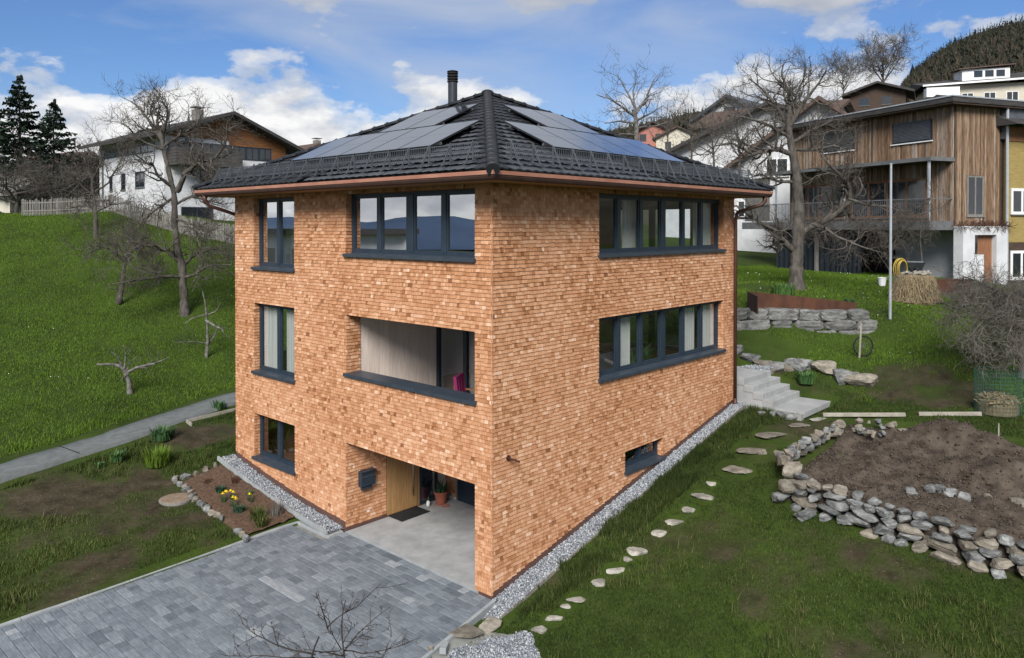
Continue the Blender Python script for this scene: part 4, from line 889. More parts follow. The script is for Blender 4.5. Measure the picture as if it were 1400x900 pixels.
# manhole cover
p = ground_pt(241, 683); mc = thing('manhole_cover', 'round rusty brown manhole cover in the left garden', 'manhole cover', (p[0],p[1],p[2]+.02), .4)
mb = MB(); mb.lathe([(.42,-.2),(.42,.01),(.40,.015)], (0,0,0), 36); mb.build('rim', M['sand'], mc)
mb = MB(); mb.lathe([(.39,.0),(.39,.022),(.37,.028)], (0,0,0), 36)
for a_ in range(-4,5): mb.bar((a_*.09,-math.sqrt(.14-(a_*.09)**2),.03),(a_*.09,math.sqrt(.14-(a_*.09)**2),.03),.012,.006)
mb.build('lid', M['rust'], mc)
# flower bed
ed = resample(np.array([ground_pt(*q)[:2] for q in ((322,632),(303,638),(280,645),(255,654),(238,658))]), .27); ed2 = resample(np.array([ground_pt(*q)[:2] for q in ((241,661),(250,668),(262,680),(275,692),(290,704),(305,713))]), .24)
bed = thing('bed_border', 'row of small pale stones bordering the flower bed', 'stone border')
for i, p in enumerate(list(ed)+list(ed2)+[np.array(ground_pt(*q)[:2]) for q in ((324,730),(330,734),(337,739))]): w = g.uniform(.18,.34); rock('stone', bed, (p[0], p[1], h1(*p)+.06), (w, w*.6, .18), 'stonew' if g.random() > .5 else 'stone', sub=2)
bp = [ground_pt(*q)[:2] for q in ((238,658),(262,680),(290,704),(318,726),(338,741))]
mb = MB(); gxs = np.arange(-3.2, -.44, .12); gys = np.arange(6.4, 10.6, .12); X2, Y2 = np.meshgrid(gxs, gys, indexing='ij')
lx = np.interp(Y2, [p[1] for p in bp][::-1], [p[0] for p in bp][::-1]); ok = np.clip((X2-lx)/.15+.3, 0, 1)*np.clip((10.45-Y2)/.2, 0, 1)
Z2 = hgt(X2, Y2); Z2 = Z2-.08+.15*ok+g2.normal(0,.014,Z2.shape)*ok; idx = np.arange(X2.size).reshape(X2.shape); fc = np.stack([idx[:-1,:-1], idx[1:,:-1], idx[1:,1:], idx[:-1,1:]], -1).reshape(-1,4)
link('flower_bed', npmesh('flower_bed', np.stack([X2,Y2,Z2],-1).reshape(-1,3), fc, 4, smooth=True), M['mulch'], kind='structure')
def tuft(mb, n, h, spread, w=.012, seed=0, r0=.3, r1=.9, lean=.6):
    g = random.Random(seed)
    for i in range(n):
        a_ = g.uniform(0,6.28); r = spread*math.sqrt(g.random()); x, y = r*math.cos(a_), r*math.sin(a_); hh = h*g.uniform(.55,1.1); l = lean*hh*g.uniform(.2,1); b_ = a_+g.gauss(0,.5); dx_, dy_ = math.cos(b_)*l, math.sin(b_)*l; px_, py_ = -math.sin(b_)*w, math.cos(b_)*w
        mb.add([(x-px_,y-py_,0),(x+px_,y+py_,0),(x+dx_*.45+px_*.8,y+dy_*.45+py_*.8,hh*.65),(x+dx_*.45-px_*.8,y+dy_*.45-py_*.8,hh*.65),(x+dx_,y+dy_,hh)], [(0,1,2,3),(3,2,4)], g.uniform(r0,r1))
    return mb
def plant(px, py, h, sp, n, label, m='leaf', w=.012, lean=.6, r=(.1,.95), cat='plant', group='garden plants', name='garden_plant'):
    q = ground_pt(px, py); return tuft(MB(), n, h, sp, w, int(px*7+py), r[0], r[1], lean).build(name, M[m], loc=(q[0],q[1],q[2]+.03), label=label, cat=cat, group=group)
for i, (px, py, lb) in enumerate(((306,684,'yellow daffodil clump at the left of the flower bed'),(316,681,'yellow daffodil clump in the middle of the flower bed'),(320,690,'yellow daffodil clump nearest the driveway'),(343,684,'single yellow daffodil clump right of the others'))):
    q = ground_pt(px, py+6); t = thing('daffodil', lb, 'flower', (q[0],q[1],q[2]+.03), group='daffodils in the flower bed'); gg = random.Random(i+5)
    tuft(MB(), 16, .22, .07, .011, i+3, .1, .6, .5).build('leaves', M['leaf'], t)
    for k in range((3,2,3,1)[i]):
        a_ = gg.uniform(0,6.28); r = gg.uniform(.02,.09); h = gg.uniform(.2,.29); x, y = r*math.cos(a_), r*math.sin(a_); mb = MB(); mb.tube([(x*.3,y*.3,0),(x,y,h)], .004, 4, .4); mb.build('stem', M['leaf'], t)
        mb = MB()
        for j in range(6): b_ = j*math.pi/3; mb.add([(x,y,h),(x+.03*math.cos(b_-.4),y+.03*math.sin(b_-.4),h+.012),(x+.058*math.cos(b_),y+.058*math.sin(b_),h+.004),(x+.03*math.cos(b_+.4),y+.03*math.sin(b_+.4),h+.012)], [(0,1,2,3)])
        mb.lathe([(.014,0),(.017,.03),(.022,.045)], (x,y,h), 8); mb.build('blossom', M['yellow'], t)
plant(327,703,.2,.12,70,'low dark green leafy plant in the flower bed',w=.03,r=(0,.35)); plant(302,676,.2,.1,50,'dark bluish plant left of the daffodils',w=.025,r=(0,.2)); plant(352,713,.34,.16,120,'grassy green tuft in the flower bed by the driveway','grass',r=(.3,.9))
plant(358,722,.3,.14,70,'paler grassy tuft at the flower bed front','grass',r=(.5,1)); plant(378,706,.36,.17,160,'grey lavender bush in the flower bed beside the gravel','twigl',w=.006,lean=.35); plant(322,662,.2,.1,90,'reddish brown dry perennial in the flower bed near the wall','corten',w=.005,lean=.4); plant(284,663,.16,.12,90,'reddish brown dry perennial at the back of the flower bed','corten',w=.005,lean=.4)
plant(341,680,.16,.08,40,'small green shoots near the single daffodil',r=(.2,.7)); plant(160,632,.3,.18,70,'bright green leafy plant in the bare garden soil below the path',w=.03,r=(.5,1)); plant(136,640,.14,.1,40,'tiny green plant in the garden soil beside the bright one',w=.02,r=(.4,1))
plant(216,637,.5,.32,260,'tall bright grass clump in the left garden','meadow',w=.012); plant(222,602,.4,.3,120,'leafy weed clump in the left garden below the timber edging',w=.03,r=(.2,.8)); plant(300,560,.3,.2,60,'low green seedlings behind the timber edging',w=.025,r=(.3,.9))
plant(1102,525,.35,.26,120,'fresh green perennial on the soil beside the stairs',w=.03,r=(.4,1)); plant(1071,404,.45,.4,160,'bright green leafy clump at the foot of the big tree',w=.03,r=(.6,1)); plant(1162,416,.2,.2,50,'low planting with small blossoms behind the steel edging',w=.03,r=(.1,.7))
# ------------------------------------------------------------------ things in the carport and loggia
t = thing('mailbox', 'dark blue mailbox on the shingled carport wall', 'mailbox', (.57,4.952,1.0))
mb = MB(); mb.box((-.21,-.16,-.02),(.21,-.002,.34)); bev(mb.build('body', M['mailbox'], t), .01); mb = MB(); mb.box((-.225,-.185,.33),(.225,-.002,.36)); mb.build('flap', M['mailbox'], t); mb = MB(); mb.box((-.2,-.164,.22),(.2,-.1605,.226)); mb.build('slot', M['steelb'], t)
mb = MB(); mb.tube([(.12,-.11,-.07),(-.18,-.11,-.07)], .04, 10); mb.build('newspaper_roll', M['mailbox'], t)
mb = MB(); mb.box((1.27,4.37,.0),(2.20,4.91,.014)); mb.build('door_mat', M['rubber'], label='black rubber door mat before the oak front door', cat='door mat')
t = thing('flower_pot', 'terracotta pot with a leafy plant beside the front door', 'flower pot', (2.80,4.62,0))
mb = MB(); mb.lathe([(.13,.0),(.175,.27),(.19,.28),(.19,.33),(.17,.33),(.16,.26)], (0,0,0), 22); mb.build('pot', M['terracotta'], t, smooth=False); tuft(MB(), 70, .26, .15, .022, 9, 0, .5, .7).build('leaves', M['leaf'], t).location.z = .27
t = thing('small_vase', 'tiny white vase with a sprig on the carport floor', 'vase', (2.42,4.70,0)); mb = MB(); mb.lathe([(.04,0),(.05,.04),(.045,.12),(.025,.15)], (0,0,0), 12); mb.build('body', M['whitep'], t, smooth=True); tuft(MB(), 8, .12, .02, .006, 4, .5, 1).build('sprig', M['leaf'], t).location.z = .14
mb = MB(); mb.bar((2.62,4.36,.03),(2.78,4.30,.03),.03,.05); mb.bar((2.70,4.50,.015),(2.56,4.58,.015),.02,.03); mb.bar((2.74,4.31,.05),(2.82,4.40,.05),.02,.03); mb.build('garden_tool', M['terracotta'], label='small hand tools lying before the terracotta pot', cat='tool')
q = at(640, 523, 17.6); t = thing('loggia_chair', 'wooden chair with a purple throw standing in the loggia', 'chair', (q[0], q[1], 2.93), .5)
mb = MB(); mb.box((-.28,-.26,.40),(.28,.26,.46)); mb.build('seat', M['ply'], t); mb = MB(); mb.box((-.28,.2,.46),(.28,.25,.98)); mb.build('backrest', M['ply'], t)
mb = MB()
for k in range(9): mb.bar((-.26+k*.065,.17+.012*math.sin(k*2),.55),(-.26+k*.065,.23,1.03),.07,.05+.02*(k%2))
mb.box((-.27,-.2,.465),(.27,.2,.50)); mb.build('throw', M['purple'], t)
for sx in (-1,1):
    for sy in (-1,1): mb = MB(); mb.bar((sx*.25,sy*.22,0),(sx*.25,sy*.22,.40),.045); mb.build('leg', M['ply'], t)
    mb = MB(); mb.bar((sx*.28,-.26,.64),(sx*.28,.24,.66),.05,.03); mb.build('armrest', M['ply'], t)
# furniture glimpsed behind the side windows
t = thing('dining_table', 'teal topped table behind the middle floor side window', 'table', (4.3,1.3,2.92)); mb = MB(); mb.box((-.6,-.55,.72),(.6,.55,.76)); mb.build('tabletop', M['teal'], t)
for sx in (-1,1):
    for sy in (-1,1): mb = MB(); mb.bar((sx*.5,sy*.45,0),(sx*.5,sy*.45,.72),.05); mb.build('leg', M['ply'], t)
for i, (x, y, s, lb) in enumerate(((5.75,.62,1.1,'leafy house plant behind the left half of the middle side window'),(6.6,.75,.8,'small house plant behind the centre of the middle side window'))):
    t = thing('house_plant', lb, 'plant', (x,y,2.92), group='house plants behind the side window'); mb = MB(); mb.lathe([(.14,0),(.18,.7),(.19,.72)], (0,0,0), 14); mb.build('pot', M['cream'], t); tuft(MB(), 60, .7*s, .14, .03, i+20, .1, .8, .8).build('leaves', M['leaf'], t).location.z = .7
t = thing('kitchen_island', 'pale kitchen counter seen through the middle floor side window', 'counter', (7.6,2.6,2.92)); mb = MB(); mb.box((-1.2,-.4,0),(1.2,.4,.88)); mb.build('cabinet', M['whitep'], t); mb = MB(); mb.box((-1.25,-.45,.88),(1.25,.45,.93)); mb.build('worktop', M['interior_dark'], t)
# ------------------------------------------------------------------ neighbouring buildings
def win_in(parent, pl, u0, u1, z0, z1, n=2, m='frame', gl='dimglass', f=.08, sill=True):
    mb = MB(); B = lambda a_, b_, c, d: pl.box(mb, a_, b_, .03, -.05, c, d)
    B(u0,u1,z0,z0+f); B(u0,u1,z1-f,z1); B(u0,u0+f,z0+f,z1-f); B(u1-f,u1,z0+f,z1-f)
    for i in range(1, n): c = u0+(u1-u0)*i/n; B(c-f*.5, c+f*.5, z0+f, z1-f)
    w = mb.build('window', M[m], parent)
    for i in range(n):
        a_ = u0+(u1-u0)*i/n; b_ = u0+(u1-u0)*(i+1)/n; mb = MB(); mb.add([pl.p(a_+f*.5,.012,z0+f),pl.p(b_-f*.5,.012,z0+f),pl.p(b_-f*.5,.012,z1-f),pl.p(a_+f*.5,.012,z1-f)], [(0,1,2,3)]); mb.build('pane', M[gl], w)
    if sill: mb = MB(); pl.box(mb, u0-.05, u1+.05, .10, -.02, z0-.05, z0); mb.build('sill', M['grey'], w)
    return w
def dimglass():
    m = bpy.data.materials.new('dim_window_glass'); m.use_nodes = True; b = m.node_tree.nodes['Principled BSDF']
    b.inputs['Base Color'].default_value = (.02,.024,.028,1); b.inputs['Roughness'].default_value = .04; b.inputs['Specular IOR Level'].default_value = .9; return m
M['dimglass'] = dimglass()
def gable_house(name, label, px, py, d, rz, W_, Dp, he, hr, base_drop=3., wallm='white', roofm='roofd', over=.8, wins=(), cat='house', upper=None, chimney=None, group=None, th=.28):
    """apex of the gable at the picture point; local x along the gable, y towards the ridge's far end"""
    ap = at(px, py, d); t = thing(name, label, cat, (ap[0], ap[1], ap[2]-hr), YAW-math.pi/2+rz, group)
    h = W_/2; mb = MB()
    wt = hr-.3
    vs = [(-h,0,-base_drop),(h,0,-base_drop),(h,0,he),(0,0,wt),(-h,0,he)]; vs += [(x, Dp, z) for x, _, z in vs]
    mb.add(vs, [(0,1,2,3,4),(9,8,7,6,5),(0,4,9,5),(1,6,7,2),(0,5,6,1)]); mb.build('wall', M[wallm], t)
    if upper:
        k = (wt-upper[0])/(wt-he)*h if upper[0] > he else h; mb = MB(); mb.add([(-k*.995,-.03,upper[0]),(k*.995,-.03,upper[0]),(0,-.03,wt-.02)], [(0,1,2)]); mb.build('gable_cladding', M[upper[1]], t)
    sl = (hr-.3-he)/h; e = h+over; rf = MB()
    for s in (-1,1):
        z0 = wt-sl*e; vs = [(0,-over,wt),(s*e,-over,z0),(s*e,Dp+over,z0),(0,Dp+over,wt)]; vs += [(x,y,z+th) for x,y,z in vs]
        rf.add(vs, [(0,3,2,1),(4,5,6,7),(0,1,5,4),(1,2,6,5),(2,3,7,6),(3,0,4,7)])
    r = rf.build('roof', M[roofm], t); pl = Plane((0,0,0),(1,0,0),(0,-1,0))
    for w in wins: win_in(t, pl, *w)
    if chimney: mb = MB(); cx_, cy_, zz = chimney; mb.box((cx_-.3,cy_-.3,hr-1.2),(cx_+.3,cy_+.3,zz)); mb.box((cx_-.4,cy_-.4,zz+.15),(cx_+.4,cy_+.4,zz+.22)); mb.build('chimney', M['grey'], r)
    return t
# white house with timber gable on the meadow crest
t = thing('white_house', 'white house with orange timber gable and ribbon windows beyond the meadow', 'house', (12.69,44.94,7.0))
Wx, Wy = 9.7, 12.4; mb = MB(); vs = [(0,0,-1.5),(Wx,0,-1.5),(Wx,0,6.9),(4.75,0,8.7),(0,0,7.0)]; vs += [(x,Wy,z) for x,_,z in vs]; mb.add(vs, [(0,1,2,3,4),(9,8,7,6,5),(0,4,9,5),(1,6,7,2)]); mb.build('wall', M['white'], t)
rf = MB()
for q in ([(4.75,-1.2,9.0),(-1.25,-1.2,6.9),(-1.25,Wy+1.2,6.9),(4.75,Wy+1.2,9.0)],[(4.75,-1.2,9.0),(10.75,-1.2,6.55),(10.75,Wy+1.2,6.55),(4.75,Wy+1.2,9.0)]): rf.add(q+[(x,y,z-.25) for x,y,z in q], [(0,1,2,3),(7,6,5,4),(0,4,5,1),(1,5,6,2),(2,6,7,3),(3,7,4,0)])
rw = rf.build('roof', M['roofd'], t)
mb = MB(); mb.box((3.9,3.4,8.0),(4.55,4.1,9.55)); mb.box((3.8,3.3,9.68),(4.65,4.2,9.76)); mb.build('chimney', M['grey'], rw)
P1 = Plane((0,0,0),(1,0,0),(0,-1,0)); P2 = Plane((0,0,0),(0,1,0),(-1,0,0))
zz = 6.52; k = 0
while zz < 8.55:
    fz = lambda z: (max(4.9 if z < 6.9 else 0, 4.75-(8.68-z)/ (1.7/4.75)), min(Wx-.02, 4.75+(8.68-z)/(1.8/4.95)))
    a_, b_ = fz(zz+.17); mb = MB(); P1.box(mb, max(a_,.05), b_, .07, -.02, zz, zz+.165); mb.build('cladding_board', M['redwood'], t); zz += .18
for k in range(6): mb = MB(); P1.box(mb, 8.45, Wx-.02, .065, -.02, 5.45+k*.178, 5.45+k*.178+.165); mb.build('cladding_board', M['redwood'], t)
for i in range(3): win_in(t, P1, 5.2+i*1.08, 5.2+(i+1)*1.08-.02, 5.5, 6.5, 2, sill=False)
for i in range(4): win_in(t, P2, 1.6+i*2.45, 1.6+(i+1)*2.45-.06, 5.82, 6.5, 2, gl='skyglass', sill=False)
for u0, u1, z0, z1 in ((3.4,5.1,3.3,4.5),(7.0,7.8,3.2,4.5),(9.6,10.2,3.2,4.4),(2.6,3.2,.6,1.4),(5.4,6.6,.5,1.3),(9.2,10,.5,1.3)): win_in(t, P2, u0, u1, z0, z1, 2 if u1-u0 > 1 else 1)
for u0, u1, z0, z1 in ((2.6,4.6,3.2,4.6),(6.2,7.6,3.2,4.5),(1.2,3.6,.4,1.8),(5.5,7.5,.6,1.8)): win_in(t, P1, u0, u1, z0, z1, 2)
mb = MB(); P1.box(mb, .2, 5.2, .0, 1.5, 4.75, 4.95); bl = mb.build('balcony', M['balc'], t)
for k in range(5): mb = MB(); P1.box(mb, .2, 5.2, 1.46, 1.5, 4.95+k*.21, 5.14+k*.21); mb.box((.18,-1.46,4.95+k*.21),(.22,0,5.14+k*.21)); mb.box((5.18,-1.46,4.95+k*.21),(5.22,0,5.14+k*.21)); mb.build('balcony_board', M['balc'], bl)
for i in range(3): win_in(t, P1, .3+i*1.62, .3+(i+1)*1.62-.04, 5.0, 6.55, 2, sill=False)
mb = MB(); mb.tube([(-1.2,11.5,6.7),(-1.0,11.5,6.3),(-.1,11.5,6.0),(-.08,11.5,0)], .06, 8); mb.build('downpipe', M['steel'], t)
mb = MB(); mb.box((5,-3,-1.5),(9.5,-.6,1.3)); mb.build('lean_to_wall', M['corten'], t); mb = MB(); mb.box((4.8,-3.2,1.3),(9.7,-.5,1.42)); mb.build('lean_to_roof', M['grey'], t)
# weathered timber house on the right
HN = (29.51,-1.38,4.8)
t = thing('timber_house', 'flat roofed house clad in weathered vertical boards with long balcony', 'house', HN, math.atan2(-.446,.895))
Lx, Ly = 3.0, 11.0; PL_ = Plane((0,0,0),(0,1,0),(-1,0,0)); PR_ = Plane((0,0,0),(1,0,0),(0,-1,0))
mb = MB(); mb.box((.0,.0,2.5),(7.5,Ly,8.25)); mb.box((2.5,.1,-.5),(7.5,Ly,2.5)); mb.build('wall_core', M['darkwood'], t)
wl_ = [(1.2,3.44,6.72,7.75),(6.1,8.3,6.72,7.75),(1.42,6.2,3.0,4.93),(6.7,10.4,3.0,4.93)]; wr_ = [(.84,1.92,3.05,4.97)]
mbs = MB(); rb = np.random.default_rng(21)
for pl, Lq, hs in ((PL_, Ly, wl_), (PR_, Lx, wr_)):
    u = 0.
    while u < Lq-.02:
        w = rb.uniform(.09,.15); segs = [(2.5, 8.25)]; e = rb.uniform(.0,.03)
        for h in hs:
            if h[0]-w*.5 < u+w/2 < h[1]+w*.5: segs = [s2 for s in segs for s2 in ((s[0], min(s[1], h[2])), (max(s[0], h[3]), s[1])) if s2[1]-s2[0] > .05]
        for a_, b_ in segs: pl.box(mbs, u+.006, min(u+w, Lq)-.006, .03+e, -.01, a_, b_, float(np.clip(rb.normal(.52+ (.2 if (b_ > 6 and pl is PL_ and rb.random() > .3) else 0), .22), .02, .98)))
        u += w
mbs.build('cladding_boards', M['clad'], t, kind='stuff')
mb = MB(); mb.box((-.75,-.55,8.28),(8,Ly+.8,8.52)); rr_ = mb.build('roof', M['roofd'], t); mb = MB(); mb.box((-.78,-.58,8.52),(8.03,Ly+.83,8.58)); mb.build('roof_edge_trim', M['galv'], rr_); mb = MB(); mb.box((-.70,-.50,8.20),(7.9,Ly+.7,8.28)); mb.build('roof_soffit', M['darkwood'], rr_)
for h in wl_[:2]:
    w = win_in(t, PL_, *h, 1); z = h[2]+.08
    while z < h[3]-.05: mb = MB(); PL_.box(mb, h[0]+.05, h[1]-.05, .07, .03, z, z+.045); mb.build('blind_slat', M['steel'], w); z += .068
    mb = MB(); PL_.box(mb, h[0]-.1, h[1]+.1, .12, -.02, h[2]-.06, h[2]-.01); mb.build('window_ledge', M['whitep'], w)
for h in wl_[2:]: win_in(t, PL_, *h, 4, m='ply', f=.12)
win_in(t, PR_, *wr_[0], 2, m='grey', f=.09)
mb = MB(); mb.box((-1.45,.0,5.62),(.0,Ly+.5,5.74)); mb.build('canopy_roof', M['darkwood'], t); mb = MB(); mb.box((-1.5,-.05,5.60),(-1.45,Ly+.5,5.78)); mb.box((-1.45,-.05,5.60),(0,0,5.78)); mb.build('canopy_edge', M['fascia'], t)
for y in (.15,5.3,10.6): mb = MB(); mb.bar((-1.38,y,2.85),(-1.38,y,5.6),.09); mb.build('canopy_post', M['galv'], t)
mb = MB(); mb.box((-1.5,-.0,2.40),(.0,Ly+2.6,2.82)); bl = mb.build('balcony', M['fascia'], t)
mb = MB(); mb.bar((-1.46,.05,3.86),(-1.46,Ly+2.5,3.86),.05,.05); mb.bar((-1.46,.05,2.95),(-1.46,Ly+2.5,2.95),.04,.04); mb.bar((-1.46,.05,3.86),(-.05,.05,3.86),.05,.05)
mb.build('railing', M['fascia'], bl); mb = MB(); y = .1
while y < Ly+2.4: mb.bar((-1.46,y,2.85),(-1.46,y,3.84),.018); y += .12
mb.build('railing_bars', M['steel'], bl, kind='stuff')
y = 11.2
while y < 13.4: mb = MB(); PL_.box(mb, y, y+.13, 1.40, 1.34, 2.9, 5.5); mb.build('screen_board', M['grey'], bl); y += .15
mb = MB(); mb.box((1.2,.05,-.4),(2.5,4.4,2.40)); mb.build('undercroft_wall', M['white'], t)
for a_, b_ in ((4.5,6.2),(6.25,8.6),(8.65,11.)): mb = MB(); n = 26; us = np.linspace(a_, b_, n); vs = [(-1.0+.04*math.sin(i*1.4), u, z) for z in (-.1, 2.39) for i, u in enumerate(us)]; mb.add(vs, [(i,i+1,n+i+1,n+i) for i in range(n-1)]); mb.build('shade_curtain', M['dark'], t)
mb = MB(); mb.bar((-1.1,7.6,-.3),(-1.1,7.6,2.4),.16); mb.build('undercroft_post', M['grey'], t)
mb = MB(); mb.box((-.05,-.55,-.3),(.70,-.05,2.58)); mb.box((2.12,-.55,-.3),(2.85,-.05,2.58)); mb.box((.70,-.55,2.17),(2.12,-.05,2.58)); mb.box((.70,-.5,-.3),(1.35,-.05,1.25)); po = mb.build('entrance_porch', M['white'], t)
mb = MB(); mb.box((1.2,-.30,-.3),(2.12,-.2,2.17)); mb.build('porch_door', M['ply'], po); mb = MB(); mb.box((.7,-.30,1.25),(1.2,-.2,2.17)); mb.build('porch_window', M['dimglass'], po)
mb = MB(); tuft(mb, 500, .35, .2, .012, 77, 0, 1, 1.6)
vs = [(-.2+3.2*((i*37)%101)/101+v[0], -.35+v[1]*1.2, 2.56+v[2]) for i, v in enumerate(mb.v)]
mb2 = MB(); gg = random.Random(4)
for i in range(420): x, y = gg.uniform(-.15,3.0), gg.uniform(-.65,0); mb2.bar((x,y,2.55),(x+gg.gauss(0,.25),y-gg.uniform(0,.25),2.6+gg.uniform(-.35,.3)),.012,.012, r=gg.random())
mb2.build('dry_roof_plants', M['corten'], po, kind='stuff')
# satellite dish and downpipe
mb = MB(); mb.tube([(3.05,-.35,8.2),(3.05,-.35,6.4),(3.02,-.4,0)], .07, 8); mb.build('downpipe', M['galv'], t)
mb = MB(); mb.box((3.0,-.28,6.75),(8.6,-.04,8.2)); mb.build('slate_band', M['steel'], t)
dd = thing('satellite_dish', 'white satellite dish on the dark band of the timber house', 'satellite dish', (HN[0]+3.9*.895-(-.5)*-.446*-1, HN[1]-3.9*.446-.55, 12.0), math.radians(-60))
mb = MB(); k = 18; vs = [(0,.12,0)]+[(.42*math.cos(6.2832*i/k), 0, .42*math.sin(6.2832*i/k)) for i in range(k)]; mb.add(vs, [(0,1+i,1+(i+1)%k) for i in range(k)]); mb.build('reflector', M['galv'], dd)
mb = MB(); mb.bar((0,.1,-.38),(0,-.55,-.1),.03); mb.bar((0,.12,0),(0,.4,-.25),.05); mb.build('feed_arm', M['whitep'], dd); mb = MB(); mb.box((-.06,-.65,-.14),(.06,-.52,-.02)); mb.build('receiver', M['whitep'], dd)
# ochre shingled house at the right edge
y_ = thing('ochre_house', 'ochre shingled house with white framed windows at the right picture edge', 'house', (HN[0]+3.15*.895, HN[1]-3.15*.446-.3, 4.6), math.atan2(-.446,.895))
mb = MB(); mb.box((0,0,2.0),(12,7,6.85)); mb.build('wall', M['yelwall'], y_); mb = MB(); mb.box((0.02,.02,-.6),(12,6.9,2.0)); mb.build('base_cladding', M['darkwood'], y_)
mb = MB(); mb.box((-.05,-.05,6.85),(12.1,7,7.55)); mb.build('eaves_band', M['ply'], y_); mb = MB(); vs = [(-.6,-.9,7.55),(12.6,-.9,7.55),(12.6,3.5,9.6),(-.6,3.5,9.6),(12.6,7.9,7.55),(-.6,7.9,7.55)]; mb.add(vs, [(0,1,2,3),(3,2,4,5),(0,3,5),(1,4,2)]); mb.build('roof', M['roofd'], y_)
PY = Plane((0,0,0),(1,0,0),(0,-1,0))
for u, z0, z1 in ((.15,3.35,4.6),(.15,.2,1.6),(1.5,5.1,6.3),(3.6,3.35,4.6),(3.6,5.1,6.3),(6.8,3.35,4.6),(6.8,5.1,6.3),(9.6,3.35,4.6),(9.6,5.1,6.3)):
    win_in(y_, PY, u, u+1.5, z0, z1, 2, m='whitep', f=.13)
    if u > 3:
        for s in (u-.62, u+1.53): mb = MB(); PY.box(mb, s, s+.58, .06, .0, z0, z1); mb.build('shutter', M['teal'], y_)
# chalets on the slope behind
M['roofb'] = mat('blue_grey_roof', (.045,.05,.06), (.085,.095,.115), scale=2, rough=.45)
gable_house('chalet', 'white chalet with long dark roof slope behind the big bare tree', 1054, 139, 62, -.42, 17, 12, 2.9, 7.0, 5, wins=((-6.2,-5.5,-.2,1.0,1),(-5.2,-4.5,-.2,1.0,1),(-4.1,-3.4,-.2,1.,1),(-2,-1.,1.8,3.0,2)), over=1.2)
gable_house('chalet', 'nearer white chalet with steep brown roof beside the timber house', 1121, 133, 52, -.46, 13, 10, 1.2, 6.3, 5, wallm='white', roofm='roofr', wins=((-3.5,-2.0,1.,2.3,2,'whitep'),(-1.2,.2,1.,2.3,2,'whitep'),(-5.4,-4.4,-1.8,-.6,2,'whitep')), over=1.0)
gable_house('chalet', 'small white gabled chalet with blue grey roof, highest of the three', 998, 130, 84, -.75, 7.0, 9, 4.2, 6.4, 6, roofm='roofb', over=.9, wins=((-.7,.6,4.3,5.1,2),(-2.6,-1.3,1.9,2.9,2),(.6,1.9,2.0,3.1,2),(-3.4,-2.6,0,1.2,1)))
gable_house('village_house', 'low roof with pale panels right of the highest chalet', 1150, 136, 72, .9, 9, 12, 2.4, 4.4, 6, roofm='roofr', over=.8, group='village houses')
gable_house('village_house', 'dark timber house under the tall bare tree on the hill', 1200, 112, 100, -.5, 6.5, 6, 2.0, 3.4, 6, wallm='darkwood', roofm='roofd', over=1, wins=((-2.2,-1,.4,1.4,2),(.5,1.7,.4,1.4,2)), group='village houses')
gable_house('village_house', 'pink and white house among bushes at the roof edge', 893, 166, 135, -.3, 6, 7, 2.6, 4.4, 6, wallm='pink', roofm='roofd', over=.8, wins=((-2.4,-1.2,1,2.2,2),(.4,1.6,1,2.2,2)), group='village houses')
gable_house('village_house', 'cream house right of the pink one on the slope', 926, 172, 128, -.3, 7, 8, 2.6, 4.6, 6, wallm='cream', roofm='roofr', over=.6, wins=((-2,-1,.8,2,1),(.6,1.6,.8,2,1)), group='village houses')
hh = thing('hill_house', 'long white house with glazed dormer below the wooded hill', 'house', tuple(at(1355, 128, 108)), YAW-math.pi/2-.25)
mb = MB(); mb.box((-7.5,0,-4),(9,8,1.4)); mb.build('wall', M['cream'], hh); mb = MB(); vs = [(-9,-1.2,1.3),(10,-1.2,2.0),(10,5,4.0),(-9,5,2.6),(-9,9,1.2),(10,9,1.9)]; mb.add(vs, [(0,1,2,3),(3,2,5,4),(0,3,4),(1,5,2)]); mb.build('roof', M['roofd'], hh)
mb = MB(); mb.add([(-9,-1.25,1.15),(10,-1.25,1.85),(10,-1.25,2.1),(-9,-1.25,1.4)], [(0,1,2,3)]); mb.box((-8.6,-1.6,-.4),(-4.4,0,.9)); mb.build('white_fascia', M['whitep'], hh)
mb = MB(); mb.box((-3.6,.2,1.6),(2.4,4,3.6)); dm = mb.build('dormer', M['whitep'], hh); mb = MB(); mb.add([(-4.2,-.3,3.5),(3,-.3,3.9),(3,4.5,4.3),(-4.2,4.5,3.9),(-4.2,-.3,3.65),(3,-.3,4.05)], [(0,1,2,3),(0,1,5,4)]); mb.build('dormer_roof', M['roofr'], dm)
PH = Plane((0,.2,0),(1,0,0),(0,-1,0))
for i in range(3): win_in(hh, PH, -2.2+i*1.4, -.95+i*1.4, 2.3, 3.4, 1, m='whitep', sill=False)
for i in range(5): win_in(hh, Plane((0,0,0),(1,0,0),(0,-1,0)), -6.5+i*2.8, -5+i*2.8, -1.6, .2, 2, m='whitep')
gable_house('village_house', 'brown roofed house at the left end of the white house', 120, 207, 72, 1.2, 8, 7, 1.5, 5.0, 4, wallm='darkwood', roofm='roofr', over=.8, group='houses on the crest')
gable_house('village_house', 'low cream house with grey roof under the tall conifers', 62, 236, 66, 1.45, 8, 9, 1.7, 3.6, 4, wallm='cream', roofm='grey', over=.7, group='houses on the crest', wins=((-2,-.6,.2,1.2,2),))
gable_house('village_house', 'dark roof with small chimney just behind the left roof edge', 430, 196, 78, .8, 13, 10, 1.2, 5.2, 6, wallm='white', roofm='roofr', over=1, chimney=(1.2,1.5,5.7), group='houses on the crest')
